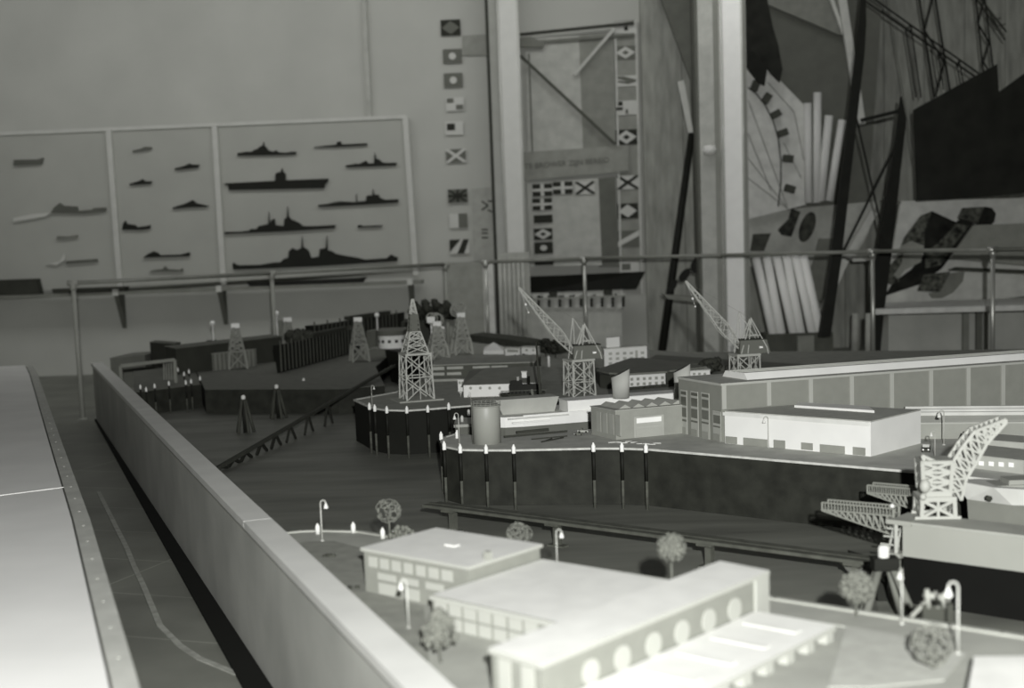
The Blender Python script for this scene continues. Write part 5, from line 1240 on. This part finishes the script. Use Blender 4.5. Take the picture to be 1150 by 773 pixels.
# --- flag wall between the two stanchions
pb = root('flag_display', W(650, 160, YW-.1), 'large two-tone panel with crossing rods behind the lettered band', 'display board')
wp('light_panel', [(590,44),(650,40),(655,172),(593,176)], YW-.08, .05, M('panel light', .40), parent=pb)
wp('dark_panel', [(650,40),(689,37),(692,171),(655,172)], YW-.08, .05, M('panel dark', .22), parent=pb)
wp('top_beam', [(584,37),(712,24),(712,27),(584,40)], YW-.14, .05, vdark, parent=pb)
wp('lower_beam', [(584,47),(712,37),(712,40),(584,50)], YW-.13, .04, M('beam mid', .15), parent=pb)
wp('cross_rod', strip((584,62),(691,162),3.2), YW-.18, .03, M('rod dark', .08), parent=pb)
wp('cross_rod', strip((645,84),(690,32),3.4), YW-.15, .03, M('rod pale', .45), parent=pb)
wp('hanger_wire', strip((594,60),(598,172),1.6), YW-.10, .01, dgrey, parent=pb)
wp('pulley_block', [(584,42),(596,41),(612,48),(610,53),(584,53)], YW-.16, .05, M('pulley', .16), parent=pb)
bn = wp('lettered_band', [(588,171),(706,163),(706,192),(588,203)], YW-.12, .04, M('lettered band', .26), 'plain band lettered in faint capitals across the flag display', 'sign')
cu = bpy.data.curves.new('t', 'FONT'); cu.body = 'TE BROWER ZIJN BEREID'; cu.size = .082; cu.extrude = .002; cu.align_x = 'LEFT'
to = bpy.data.objects.new('tmp', cu); C.objects.link(to); bpy.context.view_layer.update()
me = bpy.data.meshes.new_from_object(to); bpy.data.objects.remove(to)
xs = [v.co.x for v in me.vertices]; wd_ = max(xs)-min(xs); pL, pR = W(589, 190, YW-.125), W(684, 182.5, YW-.125); sx = (pR-pL).length/wd_
ang = math.atan2(pR.z-pL.z, pR.x-pL.x)
for v in me.vertices:
    x, y, z = v.co.x*sx, v.co.y*1.0, v.co.z
    v.co = Vector((pL.x-ORG[bn.name].x+x*math.cos(ang)-y*math.sin(ang), pL.y-ORG[bn.name].y-z, pL.z-ORG[bn.name].z+x*math.sin(ang)+y*math.cos(ang)))
me.materials.clear(); me.materials.append(fmd if False else M('lettering', .11)); lt = bpy.data.objects.new('lettering', me); C.objects.link(lt); lt.parent = bn; ORG['lettering'] = ORG[bn.name]
# vertical flag strip board
vs_ = root('flag_strip', W(703, 160, YW-.1), 'tall narrow board edged in white carrying a column of signal flags', 'display board')
wp('board', [(690,24),(714,22),(721,322),(697,322)], YW-.07, .04, M('strip board', .26), parent=vs_)
wp('edge_batten', strip((691,26),(698,330),2.2), YW-.09, .02, M('strip edge', .5), parent=vs_); wp('edge_batten', strip((714,22),(721,330),2.2), YW-.09, .02, M('strip edge', .5), parent=vs_)
c3 = [(702.5,31,23,13,'dot','ld','white flag with a small dark device, top of the white-edged strip'),(702.5,59,23,15,'diamond_dot','ml','grey flag with a large pale lozenge, second on the white-edged strip'),(703,91,23,12,'zig','lm','pale flag with grey zigzag, third on the white-edged strip'),
 (703.5,121,23,16,'stripes','ld','white flag with two black bars, fourth on the white-edged strip'),(703.5,154,24,17,'diamond_dot','dl','black flag with white lozenge and dark eye on the white-edged strip'),(705,205,24,15,'saltire','ld','white flag with a black saltire on the white-edged strip'),
 (705,237,23,17,'diamond','dl','dark flag with a small bright lozenge on the white-edged strip'),(706,268,24,18,'band','ml','dark flag with one pale diagonal band on the white-edged strip'),(707,301,22,14,'block','lm','dull pale flag, lowest on the white-edged strip')]
for cx, cy, w, h_, pt, bs_, lb in c3: flag(cx, cy, w, h_, pt, lb, Y=YW-.085, base=bs_)
wp('chart_board', [(592,206),(672,200),(676,298),(596,300)], YW-.08, .05, M('chart pale', .42), 'blank pale chart board with flags along its top and side', 'chart')
wp('dark_panel_strip', [(669,201),(691,199),(696,300),(673,300)], YW-.075, .05, M('dark strip', .12), 'dark upright strip between the blank chart and white-edged flags', 'panel')
c4 = [(609,213.5,22,14,'cross','dl','first flag on the pale chart: four black corners'),(632,211,22,14,'cross','dl','second flag on the pale chart: four black corners, beside the saltire'),(657,211,22,14,'saltire','ld','third flag along the chart top: thin black saltire'),
 (609,229.5,22,13,'cross','dl','black-cornered flag just below the first one on the chart'),(610,246,21,9,'none','dl','solid black flag on the side of the chart'),(610,263,21,13,'diamond_dot','dl','black flag with a pale lozenge on the side of the chart'),(610.5,278.5,21,13,'disc','dl','black flag with a pale spot on the side of the chart'),(611,294,21,8,'none','dl','lowest dark flag at the chart edge, touching the handrail')]
for cx, cy, w, h_, pt, bs_, lb in c4: flag(cx, cy, w, h_, pt, lb, Y=YW-.1, base=bs_)
# ship hull model on shelf beneath flags
xs0, xs1 = W(590, 316, 14.6), W(724, 308, 14.6)
hm = root('hull_model', Vector(((xs0.x+xs1.x)/2, 14.6, xs0.z)), 'long black display hull model resting on two stands below the flags', 'ship model')
za_, zb_ = W(650, 327, 14.6).z, W(650, 309, 14.6).z
g = G(); lo = [(W(590,320,14.6).x, 14.62, za_), (W(715,320,14.6).x, 14.62, za_), (W(715,320,14.6).x, 14.72, za_), (W(590,320,14.6).x, 14.72, za_)]
hi = [(W(588,320,14.6).x, 14.55, zb_), (W(725,310,14.6).x, 14.60, zb_+.01), (W(725,310,14.6).x, 14.70, zb_+.01), (W(588,320,14.6).x, 14.79, zb_)]
g.hexa(lo+hi); g.build('hull', black, hm)
for px in (621, 683):
    x = W(px, 320, 14.6).x; g = G(); g.box((x, 14.67, za_-.03), (.09, .12, .06)); g.build('stand', vdark, hm)
tb_ = root('exhibit_table', Vector(((xs0.x+xs1.x)/2, 14.65, 0)), 'pale boarded plinth with a row of striped pennants below the black hull', 'plinth')
zt2_ = za_-.06; x0, x1 = W(592, 340, 14.6).x, W(698, 340, 14.6).x
g = G(); g.box(((x0+x1)/2, 14.8, zt2_/2), (x1-x0, .3, zt2_)); g.build('body', M('plinth card', .42), tb_)
g = G(); g.box(((x0+x1)/2, 14.77, zt2_-.01), (x1-x0+.04, .4, .02)); g.build('top', M('plinth top', .3), tb_)
for i in range(9):
    px = 598+i*11.9; g = G(); wadd(g, [(px,330),(px+8.5,330),(px+8.5,346),(px,346)], 14.62, .01, 2); wadd(g, [(px+5.2,332),(px+8.5,332),(px+8.5,345),(px+5.2,345)], 14.615, .006, 0)
    tag(g.build('pennant', [fdk, fmd, flt]), 'striped black and pale pennant in the row on the plinth below the black hull', 'flag', 'pennants on the plinth')
    g.f
for o in list(C.objects):
    pass
# --- leaning black spar and bow exhibit beside the widest stanchion
wp('dark_wall_side', [(751,22),(784,20),(788,300),(782,320),(776,90)], 14.6, .05, M('dark wall side', .12), 'dark flat panel marking the darker side of the wall beside the widest stanchion', 'screen')  # added flat panel stands for the darker side of the plain wall
wp('white_batten', [(761,92),(768,90),(779,150),(777,168)], 14.45, .04, M('pale batten', .5), 'short pale pointed batten leaning beside the widest stanchion', 'batten')
def spar(p, q_, Y0, Y1, r, label, mat=black):
    a, b = W(*p, Y0), W(*q_, Y1); a.z = max(a.z, .0) ; g = G(); g.tube(a, b, r, r*.8, 10); return one('spar', g, mat, label, 'spar')
spar((742,412), (777,150), 13.9, 14.3, .045, 'thick black spar leaning behind the jib tip next to the widest stanchion')
wp('bow_shelf', [(745,331),(785,334),(785,340),(750,336)], 13.55, .25, M('bow shelf', .2), 'thin shelf edge carrying the dark leaf shapes', 'shelf')
def leaf(cx, cy, a_, b_, ang_, label, mat=black, Y=13.6):
    pts = [(cx+a_*math.cos(t)*math.cos(ang_)-b_*math.sin(t)*math.sin(ang_), cy+a_*math.cos(t)*math.sin(ang_)+b_*math.sin(t)*math.cos(ang_)) for t in [2*math.pi*i/20 for i in range(20)]]
    return wp('leaf_board', pts, Y, .02, mat, label, 'cut-out')
leaf(755, 322, 9, 4, -1.0, 'lowest black leaf-shaped cut-out beneath the jib tip'); leaf(769, 309, 9, 4.5, -.9, 'middle black leaf-shaped cut-out, crossed by the jib'); leaf(784, 297, 11, 7, -1.1, 'topmost black leaf-shaped cut-out against the stanchion edge')

# --- exhibits beyond the widest stanchion
Y1 = 14.0
bbm = M('exhibit board grey', .13, .8, .08)
wp('exhibit_board', [(838,14),(990,10),(975,232),(930,245),(838,250)], 14.5, .06, bbm, 'big dark grey angled board behind the four pale tubes', 'display board')
wp('exhibit_board', [(874,10),(944,10),(948,40),(940,38)], 14.38, .04, M('pale wedge', .22), 'pale wedge-shaped board at the top of the dark grey one', 'display board')
fan = root('fan_board', W(860, 180, 14.2), 'pale fan-shaped board with an arc line and eight small dark blocks', 'display board')
wp('board', [(838,50),(866,80),(903,118),(905,230),(838,247)], 14.3, .05, M('fan board', .58), parent=fan)
g = G(); arc_ = [(840,98),(850,106),(860,119),(868,135),(874,155),(877,180),(877,205),(874,232)]
for a, b in zip(arc_, arc_[1:]): wadd(g, strip(a, b, 1.3), 14.285, .01)
g.build('arc_line', vdark, fan)
g = G()
for a, b in (((840,112),(884,232)),((840,150),(866,214)),((838,175),(886,236)),((840,200),(884,234)),((862,92),(892,126)),((892,126),(903,180)),((880,160),(900,200))): wadd(g, strip(a, b, .5), 14.287, .008)
g.build('string', dgrey, fan)
for cx, cy, an in ((849,96,-1.2),(862,110,-1.0),(872,128,-.5),(880,149,-.35),(886,178,.1),(888,212,.3)):
    d_ = Vector((math.cos(an), math.sin(an)))*5.5; g = G(); wadd(g, strip((cx-d_.x, cy-d_.y), (cx+d_.x, cy+d_.y), 8), 14.2, .09); g.build('block', M('fan block', .07), fan)
wp('bow_cutout', [(838,10),(856,14),(868,30),(874,50),(879,78),(876,92),(866,82),(858,70),(838,54)], 14.12, .05, M('dark cut-out', .02, .6, .5, 6), 'large dark rounded cut-out shape high beside the brightest stanchion', 'cut-out')
wp('bow_cutout', [(838,56),(846,58),(862,75),(859,96),(852,92),(838,74)], 14.05, .05, black, 'smaller black pointed cut-out under the large rounded one', 'cut-out')
for i, (xt, yt, xb, yb, w_) in enumerate(((907,116,908,228,8.5),(918,104,917,228,9),(931,130,921,226,9.5),(946,135,931,226,9))):
    a, b = W(xb, yb, 14.25), W(xt, yt, 14.25); g = G(); r = w_/2/F*14.25; g.tube(a, b, r, r, 14)
    one('pale_tube', g, M('pale tube', .7, .7, .12, 6, stretch=(1,1,.2)), ['outer pale upright tube of four, nearest the fan board','tallest pale upright tube of the four','third pale upright tube, leaning slightly','fourth pale tube, leaning most towards the black spar'][i], 'tube', 'pale upright tubes')
lb_ = root('lower_board', W(880, 270, 14.2), 'mid grey sloping board below the fan board with three dark oval pictures', 'display board')
wp('board', [(838,240),(905,233),(985,226),(975,262),(960,290),(915,300),(838,300)], 14.37, .05, M('lower board', .4), parent=lb_)
wp('dark_patch', [(920,268),(948,268),(930,338),(902,338)], 14.29, .03, M('patch grey', .15), parent=lb_)
picm = M('dim picture', .035, .5, .8, 14)
g = G(); pts = [(907+13*math.cos(t)*math.cos(-1.05)-8*math.sin(t)*math.sin(-1.05)-.0, 255+19*math.cos(t)*math.sin(-1.05)+8*math.sin(t)*math.cos(-1.05)) for t in [2*math.pi*i/20 for i in range(20)]]
wadd(g, pts, 14.25, .03); g.build('oval_picture', picm, lb_)
wp('picture', [(889,234),(899,238),(889,266),(878,264),(874,258),(886,246)], 14.25, .03, picm, parent=lb_); wp('picture', [(846,263),(866,262),(858,282),(843,282)], 14.25, .03, M('dull picture', .05, .5, .5, 10), parent=lb_)
# bundle of big pale tubes
for i, (xt, yt, xb, yb) in enumerate(((849,290,869,378),(861,289,878,378),(872,288,892,378),(883,286,900,378),(893,286,913,378),(884,270,893,290),(902,288,922,378))):
    if i == 5: continue
    a, b = W(xb, yb, 13.3), W(xt, yt, 13.5); r = 5.0/F*13.4; g = G(); g.tube(a, b, r, r, 16)
    one('leaning_tube', g, M('pale leaning tube', .8, .7, .1, 5, stretch=(1,1,.2)), ['first leaning pale tube, against the brightest stanchion','second leaning pale tube of the bundle','third leaning pale tube of the bundle','fourth leaning pale tube of the bundle','fifth leaning pale tube of the bundle','','last leaning pale tube, beside the tall black spar'][i], 'tube', 'bundle of leaning pale tubes')
g = G(); a = W(860, 376, 13.2); b = W(935, 378, 13.2); g.box(((a.x+b.x)/2, 13.35, a.z/2), (b.x-a.x, .35, a.z)); tag(g.build('tube_crate', M('crate dark', .09, .8, .25, 4)), 'dark crate the bundle of pale tubes stands in', 'crate')
g = G(); g.box((W(905,380,13.1).x, 13.12, a.z/2-.02), (.16, .05, a.z)); tag(g.build('crate_plank', M('plank', .22)), 'upright lighter plank in front of the dark tube crate', 'plank')
wp('white_frame_board', strip((948,10),(968,140),9), 14.1, .05, M('frame pale', .5), 'long pale batten board behind the tall black spar', 'board')
wp('white_frame_board', strip((938,10),(948,38),4), 14.15, .04, M('frame pale', .5), 'short pale strut at the top beside the long batten board', 'board')
wp('white_frame_board', strip((952,290),(982,238),8), 14.1, .05, M('frame pale', .5), 'pale strut slanting above the handrail between the black spars', 'board')
wp('white_frame_board', strip((924,350),(950,292),7), 13.7, .05, M('frame pale', .5), 'pale slanting strut low behind the tall black spar', 'board')
wp('white_frame_board', strip((958,292),(1000,290),4), 13.7, .05, M('frame pale', .5), 'thin pale ledge just under the handrail by the spars', 'board')
Ys = 12.6
def sp2(name, pts, Y, th, label, mat=black): return wp(name, pts, Y, th, mat, label, 'spar')
sp2('spar', [(967,12),(972,12),(973,26),(971,60),(945,292),(933,378),(921,378),(934,292),(962,60)], Ys, .07, 'tall tapering black spar running from top edge down behind the model')
sp2('spar', [(1013,108),(1018,134),(1002,280),(992,360),(986,430),(978,420),(984,300),(1008,150)], Ys+.1, .07, 'second shorter black spar with a pointed top')
wp('crossbar', strip((968,135),(1013,124),4), Ys-.02, .05, black, 'black crossbar tying the two black spars together', 'bar')
for p, q_, lb in (((962,132),(994,272),'thin black rod crossing down from the tall spar'),((1009,158),(948,282),'thin black rod crossing up to the pointed spar')):
    wp('brace_rod', strip(p, q_, 1.8), Ys+.02+.03*(p[0] > 1000), .02, black, lb, 'rod', 'thin crossed rods')
spar((977,408), (977,352), 12.3, 12.3, .05, 'short pale upright post low between the black spars', M('pale short post', .34))
spar((960,404), (961,352), 13.6, 13.6, .045, 'short pale stake behind the black spar foot', M('pale short post', .34))
# trestle / rigging lines high on the wall
def truss_wall(name, segs, label, Y, w_=2.0, mat=black):
    g = G()
    for p, q_ in segs:
        if p[1] < 24 and q_[1]-p[1] > 10: p = (p[0]+(p[0]-q_[0])*(p[1]+25)/(q_[1]-p[1]), -25)
        wadd(g, strip(p, q_, w_), Y, .02)
    return one(name, g, mat, label, 'lattice')
m_ = lambda x, y: (1000+x/7.733, 10+y/7.733)
truss_wall('lattice_boom', [(m_(0,80),m_(740,590)),(m_(40,40),m_(770,560))]+[(m_(150,165),m_(175,145)),(m_(580,490),m_(600,450))], 'thin black slanting boom of two rods above the big black board', 13.6, 1.6)
truss_wall('lattice_mast', [(m_(270,20),m_(380,770)),(m_(410,20),m_(520,720)),(m_(340,20),m_(300,180)),(m_(300,190),m_(470,460)),(m_(470,460),m_(395,760))], 'black lattice mast with zigzag bracing behind the boom', 13.7, 1.8)
truss_wall('lattice_mast', [(m_(755,20),m_(810,560)),(m_(835,20),m_(895,520)),(m_(765,130),m_(860,290)),(m_(860,290),m_(810,460)),(m_(790,20),m_(765,130)),(m_(810,460),m_(870,560))], 'second black lattice mast nearer the picture corner', 13.7, 1.4)
truss_wall('lattice_boom', [(m_(840,40),m_(1000,270)),(m_(880,30),m_(1010,200)),(m_(900,90),m_(960,80)),(m_(930,150),m_(1000,130)),(m_(870,40),m_(930,150))], 'fragment of dark lattice boom cropped by the picture corner', 13.7, 1.4, vdark)
truss_wall('rigging_rod', [(m_(135,180),m_(225,770)),(m_(180,150),m_(268,770))], 'pair of thin hanging black rods beside the lattice mast', 13.65, 1.2)
truss_wall('rigging_rod', [(m_(355,350),m_(410,700)),(m_(410,350),m_(465,700))], 'pair of finer hanging rods within the lattice mast', 13.65, .9)
truss_wall('rigging_rod', [(m_(580,490),m_(610,650)),(m_(600,450),m_(635,640))], 'shortest pair of hanging rods below the boom end', 13.65, .9)
wp('wire', strip((1001,22),(1026,180),.8), 13.9, .01, dgrey, 'fine dark wire hanging in front of the plywood wall', 'wire')
wp('sail_board', [(1027,123),(1120,72),(1122,104),(1160,76),(1170,215),(1113,221),(1031,226)], 13.2, .05, M('sail black', .018, .6, .3, 5), 'very large black angular board hanging high beyond the spars', 'display board')
# pale display table with collage
tbl = root('display_table', W(1060, 340, 12.7), 'pale display table top with dark edge carrying the dark collage', 'table')
zt3 = W(1050, 345, 12.6).z
a, b, c_, d_ = W(983,344,12.6), W(1200,353,12.3), W(1200,320,13.4), W(990,330,13.3)
g = G(); g.hexa([(a.x, a.y, zt3-.05), (b.x+.3, b.y, zt3-.05), (b.x+.6, 13.6, zt3-.05), (d_.x, 13.6, zt3-.05), (a.x, a.y, zt3), (b.x+.3, b.y, zt3), (b.x+.6, 13.6, zt3), (d_.x, 13.6, zt3)]); g.build('top', M('table pale', .6), tbl)
g = G(); g.box(((a.x+b.x)/2+.2, 13.3, (zt3-.05)/2), (b.x-a.x-.1, .5, zt3-.05)); g.build('base', M('table base', .42, .8, .12, 3), tbl)
for px, m__ in ((1085,.2),(1100,.12)):
    x = W(px, 380, 13.0).x; g = G(); g.box((x, 13.02, (zt3-.06)/2), (.06, .04, zt3-.06)); g.build('base_strip', M('strip %d' % px, m__), tbl)
sl = wp('backboard', [(985,325),(1000,300),(1012,226),(1170,222),(1170,330),(1060,345),(985,340)], 13.62, .05, M('backboard pale', .52), 'pale backboard rising from the display table behind the collage', 'display board')
z_ = lambda x, y: (980+x/5.519, 200+y/5.519)
cm = M('collage dark', .014, .6, .7, 8); cm2 = M('collage mottled', .07, .6, .95, 22)
cg = root('collage', W(1040, 320, 13.4), 'jagged dark photographic collage standing on the pale display table', 'collage')
wp('dark_shape', [z_(*p) for p in ((370,205),(520,275),(560,240),(640,290),(430,560),(290,660),(80,730),(130,650),(240,570),(320,480),(330,330))], 13.50, .03, cm, parent=cg)
wp('mottled_wing', [z_(*p) for p in ((300,235),(370,205),(345,300),(330,420),(240,390),(180,420),(200,370))], 13.52, .03, cm2, parent=cg)
wp('mottled_wing', [z_(*p) for p in ((520,280),(600,300),(500,420),(420,540),(330,560),(330,470),(440,370))], 13.46, .03, cm2, parent=cg)
wp('light_gap', [z_(*p) for p in ((180,420),(240,390),(320,420),(300,520),(200,570),(150,640),(110,560))], 13.47, .02, M('collage light', .26), parent=cg)
wp('mottled_piece', [z_(*p) for p in ((40,620),(90,560),(150,500),(190,460),(180,530),(130,600),(170,640),(110,660))], 13.44, .02, cm2, parent=cg)
wp('mottled_piece', [z_(*p) for p in ((320,600),(480,580),(420,705),(280,700))], 13.40, .02, cm2, parent=cg)
wp('scroll', [z_(*p) for p in ((560,185),(700,178),(660,290),(620,270),(530,250))], 13.42, .03, cm2, parent=cg)
wp('scroll_end', [z_(*p) for p in ((700,178),(740,185),(765,220),(755,270),(735,295),(650,295))], 13.40, .05, cm, parent=cg)
wp('grey_disc', [z_(*p) for p in ((480,590),(570,580),(560,640),(500,710),(430,745),(370,745),(350,715),(420,700))], 13.53, .02, M('collage grey', .18), parent=cg)
wp('raised_board', [(1094,253),(1170,250),(1170,300),(1068,290)], 13.25, .05, M('raised board', .23), 'plain grey raised board beside the scroll end of the collage', 'board')
wp('raised_ledge', [(1066,303),(1075,300),(1170,304),(1170,308)], 13.1, .05, vdark, 'dark thin ledge beneath the plain raised board', 'ledge')
wp('pendant_rod', strip((992,222),(1012,228),2), 13.3, .02, dgrey, 'short grey rod end below the very large black board', 'rod')

# ================================================================ LIGHT AND CAMERA
def light(name, typ, loc, energy, **k):
    l = bpy.data.lights.new(name, typ); l.energy = energy
    for a_, b_ in k.items(): setattr(l, a_, b_)
    o = bpy.data.objects.new(name, l); o.location = loc; C.objects.link(o); return o
fl_ = light('camera_flash', 'POINT', (.14, -.5, 1.68), FLASH, shadow_soft_size=.035, color=(1, 1, 1))
a1 = light('overhead_fill', 'AREA', (-1.5, 12.0, 4.8), WASH, shape='RECTANGLE', size=9, size_y=1.2, color=(1, 1, 1)); a1.rotation_euler = (math.radians(38), 0, 0)  # unseen area light added to wash the back wall as room lighting
a2 = light('overhead_fill', 'AREA', (1.2, 3.2, 4.6), NEAR, shape='RECTANGLE', size=3.0, size_y=3.0, color=(1, 1, 1)); a2.rotation_euler = (0, 0, 0)  # added soft fill over the near model, with no visible lamp behind it
w = bpy.data.worlds.new('World'); bpy.context.scene.world = w; w.use_nodes = True
w.node_tree.nodes['Background'].inputs['Color'].default_value = (1, 1, 1, 1); w.node_tree.nodes['Background'].inputs['Strength'].default_value = AMB
cam = bpy.data.cameras.new('Camera'); co = bpy.data.objects.new('Camera', cam); C.objects.link(co)
cam.sensor_width = 36; cam.lens = F/1150*36; cam.shift_y = (CY-386.5)/1150; cam.clip_start = .05; cam.clip_end = 60
m4 = Matrix((RT, UP, -FW)).transposed().to_4x4(); m4.translation = EYE; co.matrix_world = m4
cam.dof.use_dof = True; cam.dof.focus_distance = 5.9; cam.dof.aperture_fstop = 2.1
sc_ = bpy.context.scene; sc_.camera = co
sc_.view_settings.view_transform = 'Standard'; sc_.view_settings.look = 'None'; sc_.view_settings.gamma = 1; sc_.view_settings.exposure = 0; sc_.view_settings.use_curve_mapping = False
